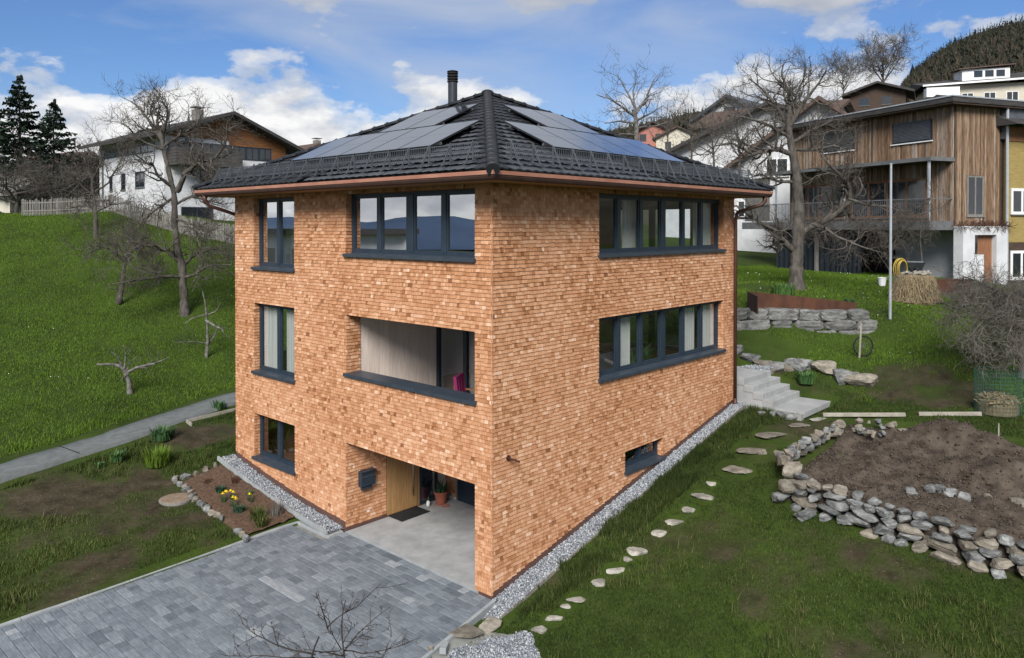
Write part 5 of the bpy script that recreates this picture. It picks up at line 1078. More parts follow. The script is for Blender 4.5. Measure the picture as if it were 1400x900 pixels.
# neighbour across the drive, seen mirrored in the panes
nb = thing('neighbour_house', 'pale flat roofed house mirrored in the upper left windows', 'house', (-27,43,.6), 0)
mb = MB(); mb.box((1.6,-9,-3),(7,12,6.2)); mb.build('wall', M['white'], nb); mb = MB(); mb.box((1.0,-9.8,6.2),(7.8,12.8,6.6)); mb.build('roof', M['roofd'], nb)
PN = Plane((7,0,0),(0,1,0),(1,0,0)); PN2 = Plane((0,-9,0),(1,0,0),(0,-1,0))
for u in (-7,-3.5,.2,3.5,7.5): win_in(nb, PN, u, u+1.3, 3.9, 5.1, 1, m='ply')
for u in (4.2,): win_in(nb, PN2, u, u+1.3, 3.9, 5.1, 1, m='ply')
# ------------------------------------------------------------------ fence, pole and small things up the slope
fe = thing('picket_fence', 'weathered grey picket fence along the meadow crest', 'fence')
fl = resample(np.array([ (q[0], q[1]) for q in (at(30,300,48.5), at(100,294,48.2), at(150,287,47.6), at(200,300,46.), at(260,316,44.2), at(330,334,42.8), at(380,345,42.))]), .10)
fz = hgt(fl[:,0], fl[:,1]); mbp = MB(); gg = random.Random(3)
for (x, y), z in zip(fl, fz): h = 1.02+gg.gauss(0,.05); mbp.bar((x,y,z-.05),(x+gg.gauss(0,.015),y+gg.gauss(0,.015),z+h),.088,.02,r=gg.random())
mbp.build('pickets', M['grey'], fe, kind='stuff')
for k in (.3,.8):
    mb = MB()
    for i in range(0, len(fl)-16, 16): mb.bar((*fl[i],fz[i]+k),(*fl[i+16],fz[i+16]+k),.04,.07)
    mb.build('rail', M['grey'], fe)
for i in range(0, len(fl), 20): mb = MB(); mb.bar((fl[i][0]+.06,fl[i][1]+.06,fz[i]-.2),(fl[i][0]+.06,fl[i][1]+.06,fz[i]+1.05),.09,.09); mb.build('post', M['grey'], fe)
q = at(1217, 432, 28.2); zg = h1(q[0],q[1]); fpz = thing('flagpole', 'bare slim white flagpole on the upper lawn', 'flagpole', (q[0],q[1],zg)); top = at(1222,226,28.2)[2]-zg
mb = MB(); mb.tube([(0,0,0),(0,0,top)], [.055,.04], 10); mb.build('pole', M['galv'], fpz); mb = MB(); mb.lathe([(.05,top),(.06,top+.04),(.01,top+.07)], (0,0,0), 10); mb.build('cap', M['galv'], fpz)
q = at(1206, 381, 33.); b_ = thing('bucket', 'small white plastic bucket on the upper lawn', 'bucket', (q[0],q[1],h1(q[0],q[1]))); mb = MB(); mb.lathe([(.13,0),(.17,.32),(.185,.33),(.185,.36),(.16,.36),(.12,.03)], (0,0,0), 16); mb.build('body', M['whitep'], b_); mb = MB(); mb.tube([(.18*math.cos(a_),.0+.1*math.sin(a_),.33-.12*math.sin(a_)) for a_ in np.linspace(0,math.pi,9)], .008, 5); mb.build('handle', M['galv'], b_)
q = at(1251, 412, 30.3); zg = h1(q[0],q[1]); hs = thing('straw_heap', 'wood pile wrapped in dry straw on the upper lawn', 'straw heap', (q[0],q[1],zg)); mb = MB(); mb.lathe([(.85,-.1),(.72,.4),(.62,.95),(.5,1.05)], (0,0,0), 18); mb.build('core', M['straw'], hs); mb = MB(); gg = random.Random(9)
for i in range(1500): a_ = gg.uniform(0,6.28); z0 = gg.uniform(.05,1.05); r0 = .86-.25*z0; mb.bar((r0*math.cos(a_),r0*math.sin(a_),z0),((r0+gg.uniform(.02,.2))*math.cos(a_+gg.gauss(0,.1)),(r0+gg.uniform(.02,.2))*math.sin(a_+gg.gauss(0,.1)),max(0,z0-gg.uniform(.15,.45))),.012,.012,gg.random())
mb.build('straw', M['straw'], hs, kind='stuff')
for i in range(26): mb = MB(); a_ = gg.uniform(0,6.28); r0 = .5*math.sqrt(gg.random()); mb.bar((r0*math.cos(a_)-.1,r0*math.sin(a_),1.06+gg.uniform(0,.1)),(r0*math.cos(a_)+gg.uniform(.05,.2),r0*math.sin(a_)+gg.gauss(0,.1),1.08+gg.uniform(0,.1)),.07,.06); mb.build('split_log', M['timber'], hs)
q = at(1253, 368, 33.3); zg = h1(q[0],q[1]); wb = thing('wheelbarrow', 'wheelbarrow hung with a yellow hose below the balcony', 'wheelbarrow', (q[0],q[1],zg), .3)
def wheel(mb, c, r, t_, n=20): mb.tube([(c[0]+r*math.cos(a_), c[1], c[2]+r*math.sin(a_)) for a_ in np.linspace(0,2*math.pi,n+1)], t_, 7, cap=False); return mb
wheel(MB(), (0,0,.42), .36, .07).build('wheel', M['rubber'], wb); mb = MB(); mb.lathe([(.1,-.04),(.1,.04)], (0,0,0), 8)
mb = MB(); mb.bar((0,.1,.42),(1.6,.3,.75),.05); mb.bar((0,-.1,.42),(1.6,-.3,.75),.05); mb.bar((.9,.25,.6),(1.0,.25,0),.05); mb.bar((.9,-.25,.6),(1.0,-.25,0),.05); mb.build('frame', M['steel'], wb)
mb = MB(); vs = [(.3,-.2,.62),(1.1,-.2,.62),(1.1,.2,.62),(.3,.2,.62),(.0,-.35,1.0),(1.35,-.35,1.0),(1.35,.35,1.0),(.0,.35,1.0)]; mb.add(vs, [(0,3,2,1),(0,1,5,4),(1,2,6,5),(2,3,7,6),(3,0,4,7)]); mb.build('tray', M['steel'], wb)
hz_ = MB()
for k in range(8): hz_.tube([(-.75+(.20+.02*k)*math.cos(a_)+.04*math.sin(k*3), -.1+.03*k, .72+(.34+.02*k)*math.sin(a_)+.03*math.cos(k*5)) for a_ in np.linspace(0,6.283,20)], .016, 6, cap=False)
link('garden_hose', hz_.mesh('garden_hose', True), M['hose'], loc=(q[0],q[1],zg), rot=(0,0,-.6), label='coiled yellow garden hose hanging below the balcony', cat='hose')
q = at(1290, 388, 31.8); mb = MB(); mb.box((-1.0,-.35,-.2),(1.0,.35,.55)); pb = mb.build('planter', M['corten'], loc=(q[0],q[1],h1(q[0],q[1])), rot=(0,0,-.78), label='dark steel planter box before the white porch', cat='planter')
q = at(1180, 487, 25.9); zg = h1(q[0],q[1]); bw_ = thing('bicycle_wheel', 'black bicycle wheel leaning against the block wall end', 'wheel', (q[0],q[1],zg), -.75); wheel(MB(), (0,0,.36), .33, .025, 28).build('tyre', M['rubber'], bw_); mb = MB()
for k in range(10): a_ = k*.628; mb.bar((0,0,.36),(.31*math.cos(a_),0,.36+.31*math.sin(a_)),.006)
mb.build('spokes', M['steelb'], bw_)
mb = MB(); q = at(1175, 486, 25.75); mb.bar((q[0],q[1],h1(q[0],q[1])-.05),(q[0]+.12,q[1]-.02,h1(q[0],q[1])+1.15),.05,.04); mb.build('wooden_post', M['timber'], label='wooden post leaning by the bicycle wheel', cat='post')
q = at(1364, 558, 23.0); q = ground_pt(1364, 562); cg = thing('wire_compost_bin', 'round green wire basket half filled with wood chips', 'compost bin', tuple(q)); mb = MB(); rC = .55
for k in range(44): a_ = k*2*math.pi/44; mb.bar((rC*math.cos(a_),rC*math.sin(a_),-.05),(rC*math.cos(a_),rC*math.sin(a_),1.1),.007)
for z in np.arange(0, 1.15, .1): mb.tube([(rC*math.cos(a_),rC*math.sin(a_),z) for a_ in np.linspace(0,2*math.pi,30)], .005, 4, cap=False)
mb.build('wire_mesh', M['wire'], cg); mb = MB(); gg = random.Random(6); mb.lathe([(.5,-.05),(.5,.25),(.3,.38),(.05,.42)], (0,0,0), 16)
for i in range(320): a_ = gg.uniform(0,6.28); r0 = .5*math.sqrt(gg.random()); mb.bar((r0*math.cos(a_),r0*math.sin(a_),.42-.3*r0*r0*2+gg.uniform(-.12,.04)),(r0*math.cos(a_)+gg.gauss(0,.07),r0*math.sin(a_)+gg.gauss(0,.07),.44-.3*r0*r0*2+gg.uniform(-.05,.08)),.04,.015,gg.random())
mb.build('wood_chips', M['straw'], cg)
# ------------------------------------------------------------------ trees
def nrm(a): return a/np.maximum(np.linalg.norm(a, axis=-1, keepdims=True), 1e-9)
def grow(P, D, L, R, n, wig, up, g, tip=.35):
    pts = [P]; d = nrm(D); st = (L/n)[:,None]
    for i in range(n):
        d = nrm(d+g.normal(0, wig, d.shape)+np.array([0,0,up])); pts.append(pts[-1]+d*st)
    pts = np.stack(pts, 1); rad = R[:,None]*np.linspace(1, tip, n+1)[None]; return pts, rad
def spawn(pts, rad, L, k, g, tmin=.25, ang=(.6,1.1), lr=(.45,.7), rr=.6, rmin=.004):
    Np, n1, _ = pts.shape; i = np.repeat(np.arange(Np), k); t = tmin+(1-tmin)*g.random(len(i)); f = t*(n1-1); a_ = np.minimum(f.astype(int), n1-2); w = (f-a_)[:,None]
    P = pts[i,a_]*(1-w)+pts[i,a_+1]*w; d = nrm(pts[i,a_+1]-pts[i,a_]); rv = nrm(np.cross(d, g.normal(size=d.shape))); an = g.uniform(*ang, len(i))[:,None]
    D = d*np.cos(an)+rv*np.sin(an); return P, D, L[i]*g.uniform(*lr, len(i))*(1.15-.5*t), np.maximum((rad[i,a_]*(1-w[:,0])+rad[i,a_+1]*w[:,0])*rr, rmin)
def tubes(pts, rad, ns):
    Np, n1, _ = pts.shape; d = nrm(np.gradient(pts, axis=1)); ref = np.zeros_like(d); ref[...,0] = 1; ref[np.abs(d[...,0]) > .8] = (0,1,0)
    u = nrm(np.cross(d, ref)); v = np.cross(d, u); an = np.arange(ns)*2*np.pi/ns
    V = pts[:,:,None]+rad[:,:,None,None]*(u[:,:,None]*np.cos(an)[:,None]+v[:,:,None]*np.sin(an)[:,None])
    b = np.arange(Np)[:,None,None]*n1*ns+np.arange(n1-1)[None,:,None]*ns; k = np.arange(ns)[None,None,:]; k2 = (k+1)%ns
    F = np.stack([b+k, b+k2, b+ns+k2, b+ns+k], -1).reshape(-1,4); return V.reshape(-1,3), F
def join(parts):
    Vs, Fs, o = [], [], 0
    for V, F in parts: Vs.append(V); Fs.append(F+o); o += len(V)
    return np.concatenate(Vs), np.concatenate(Fs)
def tree(label, base, limbs, levels, seed, bark='bark', twig='twig', group=None, name='bare_tree', cat='tree', tipr=.3):
    """limbs: list of (polyline (n,3) world, r0, r1); the first is the trunk. levels: dicts for successive generations of twigs"""
    g = np.random.default_rng(seed); base = np.array(base, float); t = thing(name, label, cat, tuple(base), group=group); tr = []; cr = []; gens = []
    for pl, r0, r1 in limbs:
        P = resample(np.asarray(pl, float), max(.12, .02*np.linalg.norm(np.ptp(pl, axis=0)))); 
        if len(P) < 4: P = resample(np.asarray(pl, float), .05)
        P = P+np.cumsum(g.normal(0, .012, P.shape), 0)*.6; P -= base; s = np.linspace(0, 1, len(P)); n = 12; q = np.linspace(0, 1, n+1)
        P2 = np.stack([np.interp(np.linspace(0,1,len(P)), s, P[:,c]) for c in range(3)], -1); rad = r0+(r1-r0)*s
        if r0 == limbs[0][1] and pl is limbs[0][0]: rad = rad+r0*.28*np.exp(-s*len(s)/3.)
        rad = rad*(1+.08*g.normal(size=len(rad))); rad = rad*.9; tr.append(tubes(P2[None], rad[None], 9 if r0 > .05 else 6))
        Pq = np.stack([np.interp(q, s, P[:,c]) for c in range(3)], -1); L = np.linalg.norm(np.diff(P, axis=0), axis=1).sum(); gens.append((Pq[None], np.interp(q, s, rad)[None], np.array([L])))
    cur = (np.concatenate([x[0] for x in gens]), np.concatenate([x[1] for x in gens]), np.concatenate([x[2] for x in gens])); first = True
    for lv in levels:
        pts, rad, L = cur
        if first and lv.get('skiptrunk', True): pts, rad, L = pts[1:], rad[1:], L[1:]
        if first and 'perm' in lv: k = np.maximum(1, (L*lv['perm']).astype(int))
        else: k = lv['k']
        first = False
        P, D, L2, R = spawn(pts, rad, L, k, g, lv.get('tmin',.2), lv.get('ang',(.6,1.2)), lv.get('lr',(.4,.7)), lv.get('rr',.55), lv.get('rmin',.004))
        if 'L' in lv: L2 = g.uniform(*lv['L'], len(L2))
        n = lv.get('n', 4); p2, r2 = grow(P, D, L2, R, n, lv.get('wig',.2), lv.get('up',.05), g); (tr if lv.get('trunk') else cr).append(tubes(p2, r2, lv.get('ns',3))); cur = (p2, r2, L2)
    V, F = join(tr); link('trunk', npmesh('trunk', V, F, 4, smooth=True), M[bark], t)
    if cr: V, F = join(cr); link('crown', npmesh('crown', V, F, 4, smooth=True), M[twig], t)
    return t
def px3(lst, d, dd=0): n = len(lst); return np.array([at(x, y, d+dd*i/max(1, n-1)) for i, (x, y) in enumerate(lst)])
APL = [dict(perm=5, L=(.5,1.8), wig=.36, up=.06, rr=.62, rmin=.016, n=6, ns=4, tmin=.12), dict(k=6, L=(.3,1.), wig=.34, up=.1, rr=.65, rmin=.010, n=5), dict(k=6, L=(.15,.55), wig=.3, up=.12, rmin=.006, n=3)]
# 1 old apple on the meadow
d = 34.5; b = at(253,432,d)
L = [(px3([(253,436),(252,400),(249,365),(241,335),(239,300),(238,263),(232,241),(225,214),(221,188),(216,170)], d), .21, .09),
 (px3([(242,262),(253,236),(272,220),(292,214),(306,196),(312,170)], d, -1.5), .15, .03), (px3([(236,256),(216,242),(208,224),(198,226)], d, -1.2), .10, .03), (px3([(222,192),(204,166),(188,145),(179,139)], d, .8), .10, .03),
 (px3([(222,190),(229,165),(229,150),(220,140)], d, -1), .09, .03), (px3([(224,200),(250,184),(272,170),(280,150)], d, 1.2), .09, .03), (px3([(226,205),(200,196),(182,182),(172,170)], d, -1.2), .08, .025), (px3([(240,280),(262,268),(285,276),(300,262)], d, 1.), .08, .025),
 (px3([(250,362),(228,342),(204,331),(186,340),(170,352)], d, -1.8), .10, .03), (px3([(251,362),(264,350),(290,340),(318,333)], d, 1.), .09, .025), (px3([(252,380),(266,376),(287,364),(305,362),(322,363)], d, -1.2), .08, .02), (px3([(250,380),(230,379),(189,383),(140,391)], d, -2.), .07, .02),
 (px3([(221,185),(213,165),(216,145),(212,132)], d, 0), .06, .02), (px3([(238,270),(214,286),(196,300),(188,315)], d, -1.5), .08, .02), (px3([(239,300),(262,306),(285,318),(300,312)], d, -1.4), .07, .02), (px3([(270,222),(285,235),(296,252)], d-1, -.8), .06, .02)]
tree('tall gnarled old apple tree on the meadow beside the house', b, L, APL, 1, bark='bark', twig='twig')
# smaller meadow trees
d = 43; tree('small bare tree before the white house on the crest', at(132,326,d), [(px3([(132,330),(132,300),(130,275),(128,255),(130,238)], d), .16, .07), (px3([(131,270),(112,255),(104,235)], d, -1), .08, .02), (px3([(130,262),(148,250),(160,228),(168,212)], d, 1), .08, .02), (px3([(129,250),(118,228),(116,205)], d, .6), .07, .02), (px3([(130,240),(140,220),(138,200)], d, -.6), .06, .02), (px3([(132,290),(152,280),(178,276)], d, -1), .06, .02), (px3([(131,285),(110,280),(92,285)], d, 1), .06, .02)], APL, 2)
d = 35.5; tree('low spreading bare tree left of the old apple', at(163,411,d), [(px3([(162,415),(166,390),(170,365),(172,350)], d), .14, .07), (px3([(171,358),(150,340),(128,336),(112,345)], d, -1.5), .07, .02), (px3([(172,352),(188,336),(206,330)], d, .8), .07, .02), (px3([(171,355),(160,335),(146,320)], d, 1), .06, .02), (px3([(170,360),(185,350),(202,356)], d, -1), .05, .02), (px3([(171,350),(176,332),(170,318)], d, 0), .05, .02)], APL, 3)
SAP = [dict(perm=4, L=(.25,.8), wig=.3, up=.05, rr=.4, n=5, ns=3), dict(k=4, L=(.12,.4), wig=.3, up=.08, rmin=.005, n=3)]
d = 31; tree('slender young tree with a pale broken limb near the house', at(282,496,d), [(px3([(282,498),(283,470),(282,440),(279,420),(276,395)], d), .08, .02), (px3([(281,438),(292,446),(304,452),(306,460)], d, -.6), .06, .03), (px3([(282,475),(292,462),(304,440)], d, .5), .04, .012), (px3([(280,430),(262,436),(250,444)], d, -.5), .035, .01), (px3([(281,432),(296,425),(303,412)], d, .4), .035, .01), (px3([(282,470),(262,468),(236,470)], d, -1), .03, .01)], SAP, 4, bark='barkl')
d = 26.9; tree('crooked dwarf tree low on the meadow above the path', at(177,537,d), [(px3([(178,540),(176,520),(172,508),(166,500),(158,497),(134,496)], d), .10, .03), (px3([(172,510),(186,502),(210,497),(234,487)], d, .4), .06, .02), (px3([(168,502),(160,488),(148,480)], d, -.4), .05, .015), (px3([(173,508),(178,495),(190,486)], d, .6), .04, .012), (px3([(176,512),(168,518),(164,526)], d, -.4), .03, .01), (px3([(170,505),(172,485),(168,470)], d, 0), .04, .01)], SAP, 5, bark='barkl', twig='twigl')
# grey trees under the conifers
FARL = [dict(perm=2.2, L=(1.0,2.6), wig=.28, up=.08, rr=.5, n=5, ns=4, tmin=.15), dict(k=6, L=(.5,1.3), wig=.28, up=.08, rr=.6, rmin=.012, n=4), dict(k=4, L=(.3,.7), wig=.25, up=.1, rmin=.009, n=2)]
def std_tree(label, px, pyb, d, H, seed, spread=.5, n=9, r=.2, lv=None, group=None, twig='twig', up=.10, bark='bark', z=None):
    b = at(px, pyb, d); z0 = b[2] if z is None else z; b = np.array([b[0], b[1], z0]); g = np.random.default_rng(seed); L = [(np.array([b-[0,0,.4], b+[.1,0,H*.3], b+[-.1,.1,H*.6], b+[0,0,H*.85]]), r, r*.2)]
    for i in range(n):
        a_ = i*2.4+g.normal(0,.3); h0 = H*g.uniform(.22,.6); r0 = H*spread*g.uniform(.6,1.0); e = H*g.uniform(.55,1.) if i%3 else H*.6
        L.append((np.array([b+[0,0,h0], b+[.4*r0*math.cos(a_), .4*r0*math.sin(a_), h0+.35*(e-h0)], b+[.75*r0*math.cos(a_+.2), .75*r0*math.sin(a_+.2), h0+.75*(e-h0)], b+[r0*math.cos(a_+.1), r0*math.sin(a_+.1), e]]), r*.5, r*.1))
    return tree(label, b, L, lv or FARL, seed, bark, twig, group)
std_tree('spreading grey tree at the left picture edge before the conifers', 22, 300, 52, 4.0, 11, .8, 10, .18, group='bare trees on the crest'); std_tree('second grey tree right of it before the low house', 78, 299, 53, 3.4, 12, .7, 9, .14, group='bare trees on the crest')
# right side: big tree by the timber house
d = 31.5; b = at(1089,397,d)
L = [(px3([(1089,401),(1091,355),(1093,320),(1092,270),(1089,232),(1083,197),(1081,175),(1079,155)], d), .34, .12), (px3([(1099,316),(1120,306),(1140,294),(1160,276),(1160,258),(1146,240),(1131,225)], d, -1.4), .17, .05), (px3([(1085,342),(1066,326),(1048,311),(1030,298),(1014,287)], d, -1.2), .16, .05),
 (px3([(1082,210),(1064,204),(1046,206),(1028,210),(1000,224)], d, -1.), .14, .03), (px3([(1110,306),(1130,312),(1146,322),(1180,336),(1213,346)], d-.5, -1.5), .07, .02), (px3([(1160,272),(1185,280),(1214,282),(1240,292),(1262,294)], d-1.2, -.8), .06, .02),
 (px3([(1081,178),(1062,145),(1040,122),(1022,108)], d, .8), .11, .025), (px3([(1080,172),(1098,140),(1120,112),(1130,95)], d, -.8), .11, .025), (px3([(1080,160),(1078,130),(1070,100),(1074,84)], d, .4), .09, .02), (px3([(1084,195),(1108,180),(1135,168),(1150,150)], d, 1.2), .09, .02), (px3([(1082,190),(1050,170),(1020,160),(990,158)], d, -1), .09, .02),
 (px3([(1085,205),(1112,205),(1140,200),(1170,212)], d, -1.4), .08, .02), (px3([(1090,250),(1062,248),(1040,238),(1020,246)], d, 1.), .08, .02), (px3([(1028,210),(1000,196),(975,200),(955,215)], d-1, -.6), .06, .015), (px3([(1080,165),(1090,130),(1105,100)], d, .2), .07, .02)]
APL2 = [dict(perm=4.4, L=(.6,2.0), wig=.32, up=.05, rr=.6, rmin=.015, n=6, ns=4, tmin=.12), dict(k=7, L=(.3,1.0), wig=.3, up=.08, rr=.62, rmin=.009, n=5), dict(k=6, L=(.15,.5), wig=.26, up=.1, rmin=.005, n=3)]
tree('big bare fruit tree before the timber house', b, L, APL2, 6)
d = 44; b = at(872,215,d); zb = 4.9
L = [(np.array([[b[0],b[1],zb],*px3([(872,215),(873,180),(871,160),(868,148)], d)]), .26, .12), (px3([(870,160),(852,146),(834,134),(812,128)], d, -1), .10, .02), (px3([(870,155),(885,132),(893,112),(900,102)], d, 1), .10, .02), (px3([(869,150),(856,125),(842,100)], d, .5), .08, .02), (px3([(871,165),(890,155),(910,142)], d, -1), .08, .02), (px3([(871,170),(848,165),(826,168)], d, 1), .08, .02), (px3([(868,150),(866,125),(872,104)], d, 0), .07, .02), (px3([(872,175),(895,172),(915,165)], d, 1), .07, .02), (px3([(872,185),(850,182),(835,190)], d, -1), .07, .02)]
tree('bare tree rising behind the right roof edge', (b[0],b[1],zb), L, [dict(perm=2.6, L=(.7,2.0), wig=.25, up=.10, rr=.5, n=5, ns=4), dict(k=5, L=(.4,1.0), wig=.25, up=.1, rmin=.010, n=4), dict(k=2, L=(.2,.5), wig=.2, up=.1, rmin=.008, n=2)], 7, bark='barkl', twig='twigl')
UPT = [dict(perm=1.6, L=(1.5,3.5), wig=.2, up=.12, rr=.5, n=5, ns=3), dict(k=6, L=(.9,2.), wig=.22, up=.12, rmin=.025, n=3), dict(k=4, L=(.5,1.2), wig=.2, up=.1, rmin=.018, n=2)]
std_tree('tall rounded bare tree on the skyline above the timber house', 1207, 132, 112, 8.2, 13, .40, 14, .22, UPT, 'skyline trees'); std_tree('slim bare tree on the skyline left of the rounded one', 1153, 140, 105, 5.0, 14, .32, 12, .12, UPT, 'skyline trees', twig='twigl'); 
for i, (px, py, d_, H, lb) in enumerate(((945,222,50,4.6,'bushy bare tree before the chalet roofs, leftmost'),(975,240,46,4.6,'bushy bare tree before the chalet wall'),(1010,240,44,4.2,'bushy bare tree between chalet and big tree'),(912,205,70,5.2,'thin bare tree left of the chalets'))): std_tree(lb, px, py, d_, H, 40+i, .5, 8, .09, [dict(perm=1.8, L=(.6,1.6), wig=.3, up=.1, rr=.5, n=5, ns=4, tmin=.15), dict(k=4, L=(.4,.9), wig=.28, up=.1, rr=.6, rmin=.010, n=4), dict(k=2, L=(.2,.5), wig=.25, up=.1, rmin=.008, n=2)], 'bare trees before the chalets', z=None)
# shrub at the right edge
q = ground_pt(1392, 512); d = 22.5
L = [(px3([(1395,560),(1394,500),(1392,455)], d), .14, .08)]
gg = np.random.default_rng(31)
for i in range(16): a_ = gg.uniform(-2.6,.6); ex, ey = 1372+gg.normal(0,40), 425+gg.normal(0,36); L.append((px3([(1393,470),((1393+ex)/2,(445+ey)/2-16),(ex,ey),(ex-gg.uniform(0,25),ey+gg.uniform(5,40))], d, gg.uniform(-2,2)), .05, .012))
tree('dense twiggy shrub overhanging the slope at the right edge', q, L, [dict(perm=6, L=(.4,1.2), wig=.4, up=-.05, rr=.55, rmin=.010, n=6, ns=3, tmin=.2), dict(k=6, L=(.25,.7), wig=.4, up=-.03, rmin=.008, n=4), dict(k=3, L=(.1,.3), wig=.3, up=0, rmin=.007, n=2)], 8, name='twiggy_shrub', cat='shrub', twig='twigl')
for i, (px, py, w, lb) in enumerate(((1330,395,45,'low tangle of bare twigs before the white porch'),(1385,400,30,'bare twiggy bush under the ochre house'))):
    q = at(px, py+16, 28.5); gg = np.random.default_rng(60+i); L = [(np.array([[q[0],q[1],h1(q[0],q[1])-.1],[q[0],q[1],h1(q[0],q[1])+.3]]), .05, .03)]
    for k in range(14): a_ = gg.uniform(0,6.28); r = gg.uniform(.5,1.3)*w/40; z = h1(q[0],q[1]); L.append((np.array([[q[0],q[1],z+.2],[q[0]+r*.5*math.cos(a_),q[1]+r*.5*math.sin(a_),z+.6],[q[0]+r*math.cos(a_),q[1]+r*math.sin(a_),z+gg.uniform(.5,1.2)]]), .03, .008))
    tree(lb, (q[0],q[1],h1(q[0],q[1])), L, [dict(perm=9, L=(.3,.9), wig=.4, up=.0, rr=.45, n=5, ns=3), dict(k=6, L=(.2,.5), wig=.4, up=0, rmin=.006, n=3)], 70+i, name='twiggy_shrub', cat='shrub', twig='twigl', group='bare shrubs below the porch')
# hanging vines on the balcony
c_, s_ = .895, -.446
def loc2w(x, y, z): return np.array([HN[0]+c_*x-s_*y, HN[1]+s_*x+c_*y, HN[2]+z])
gg = np.random.default_rng(33); L = [(np.array([loc2w(-1.55,.3,-.2), loc2w(-1.6,.4,1.5), loc2w(-1.55,.5,2.9)]), .05, .03)]
for k in range(36): y = gg.uniform(0,9); z = gg.uniform(2.7,3.7); L.append((np.array([loc2w(-1.56,y,z), loc2w(-1.7,y+gg.normal(0,.5),z+gg.normal(0,.3)), loc2w(-1.66,y+gg.normal(0,.7),z-gg.uniform(.3,1.)), loc2w(-1.6,y+gg.normal(0,.6),z-gg.uniform(.8,2.4))]), .014, .006))
tree('bare climbing vine hanging over the balcony of the timber house', loc2w(-1.55,.3,0), L, [dict(perm=5, L=(.3,.9), wig=.4, up=-.12, rr=.6, rmin=.008, n=5, ns=3), dict(k=3, L=(.2,.5), wig=.4, up=-.05, rmin=.006, n=3)], 34, name='climbing_vine', cat='vine')
# twigs of two young trees in front of the driveway
FG = [dict(perm=9, L=(.10,.36), wig=.18, up=.10, rr=.5, rmin=.0042, n=5, ns=4, tmin=.1, ang=(.5,1.0)), dict(k=5, L=(.025,.10), wig=.25, up=.1, rr=.8, rmin=.0034, n=3, ns=4)]
def fat(L): return [L[0]]+[(p, a_*1.0, b_*1.0) for p, a_, b_ in L[1:]]
d = 8.6; b = at(427,905,d); z0 = h1(b[0],b[1])
L = [(np.array([[b[0],b[1],z0-.1],[b[0]+.05,b[1],(z0+b[2])/2],*px3([(428,905),(436,882),(447,858)], d)]), .05, .010), (px3([(447,858),(462,845),(486,832),(508,812),(530,793)], d, .3), .010, .003), (px3([(447,860),(440,838),(434,815),(431,800)], d, -.3), .008, .003), (px3([(432,895),(400,888),(372,880),(344,864),(327,846)], d, -.4), .011, .003), (px3([(430,900),(395,902),(360,896),(330,897)], d, .3), .010, .003), (px3([(436,890),(470,888),(490,876),(503,868)], d, .4), .009, .003), (px3([(380,884),(372,862),(366,850)], d-.3, 0), .006, .003), (px3([(432,900),(455,905),(500,895),(540,905)], d, .5), .010, .004)]
tree('young bare fruit tree whose left tips reach over the driveway', b if False else (b[0],b[1],z0), fat(L), FG, 9, 'darktw', 'darktw', group='young trees before the driveway')
d = 8.9; b = at(470,905,d); z0 = h1(b[0],b[1])
L = [(np.array([[b[0],b[1],z0-.1],[b[0]+.05,b[1],(z0+b[2])/2],*px3([(470,905),(469,884),(466,850),(467,825),(472,800)], d)]), .05, .005), (px3([(470,892),(485,872),(505,848),(535,826)], d, .3), .010, .003), (px3([(467,885),(458,860),(450,838),(445,832)], d, -.3), .008, .003), (px3([(469,890),(500,895),(535,886),(560,876)], d, .4), .009, .003), (px3([(468,880),(478,860),(482,845)], d, -.3), .006, .003), (px3([(469,895),(440,890),(412,886)], d, -.4), .008, .003), (px3([(521,900),(530,880),(538,862)], d, .3), .006, .003)]
tree('young bare fruit tree with upright knotty leader before the driveway', (b[0],b[1],z0), fat(L), FG, 10, 'darktw', 'darktw', group='young trees before the driveway')
# conifers
def conifer(label, px, pyt, pyb, d, seed, wid=.24, group='conifers on the crest', name='spruce_tree'):
    top = at(px, pyt, d); bot = at(px, pyb, d); H = top[2]-bot[2]; g = np.random.default_rng(seed); t = thing(name, label, 'tree', tuple(bot), group=group)
    mb = MB(); mb.tube([(0,0,-1),(0,0,H*.5),(0,0,H)], [H*.016,H*.01,.02], 8); mb.build('trunk', M['bark'], t)
    lv_ = max(.04*H,.35); nb_ = int(H*24); z = np.minimum(np.round(H*(.05+.95*g.random(nb_)**.75)/lv_)*lv_+g.normal(0,.33*lv_,nb_), H*.995); a_ = g.uniform(0,6.28,nb_); r = (H-z)*wid*g.uniform(.5,1.15,nb_)+.03*H*.3; n = 26; Vs, Fs, Rs = [], [], []
    tt = np.linspace(.05,1,n)[None]*np.ones((nb_,1)); rx = r[:,None]*tt; zz = z[:,None]-rx*.28+.24*rx*tt*tt*1.2; an = a_[:,None]+g.normal(0,.02,(nb_,n))
    P = np.stack([rx*np.cos(an), rx*np.sin(an), zz], -1).reshape(-1,3); k = len(P); out = np.stack([np.cos(an), np.sin(an), 0*an], -1).reshape(-1,3); side = np.stack([-out[:,1], out[:,0], 0*out[:,0]], -1)
    V0 = P; sg = g.choice([-1,1],k)[:,None]; ln = g.uniform(.25,.55,k)[:,None]*(.5+.5*H/11)*np.clip(.25+rx.reshape(-1)[:,None]/(.10*H), .25, 1); V1 = P+out*ln*.55+side*sg*ln*.8+np.array([0,0,1])*g.normal(-.10,.10,(k,1)); V2 = P+out*ln*.75+side*sg*ln*.25+np.array([0,0,1])*g.normal(.02,.08,(k,1))
    V = np.stack([V0,V1,V2],1).reshape(-1,3); link('crown', npmesh('crown', V, np.arange(len(V)).reshape(-1,3), 3, np.clip(g.random(k),.02,.98)), M['needle'], t)
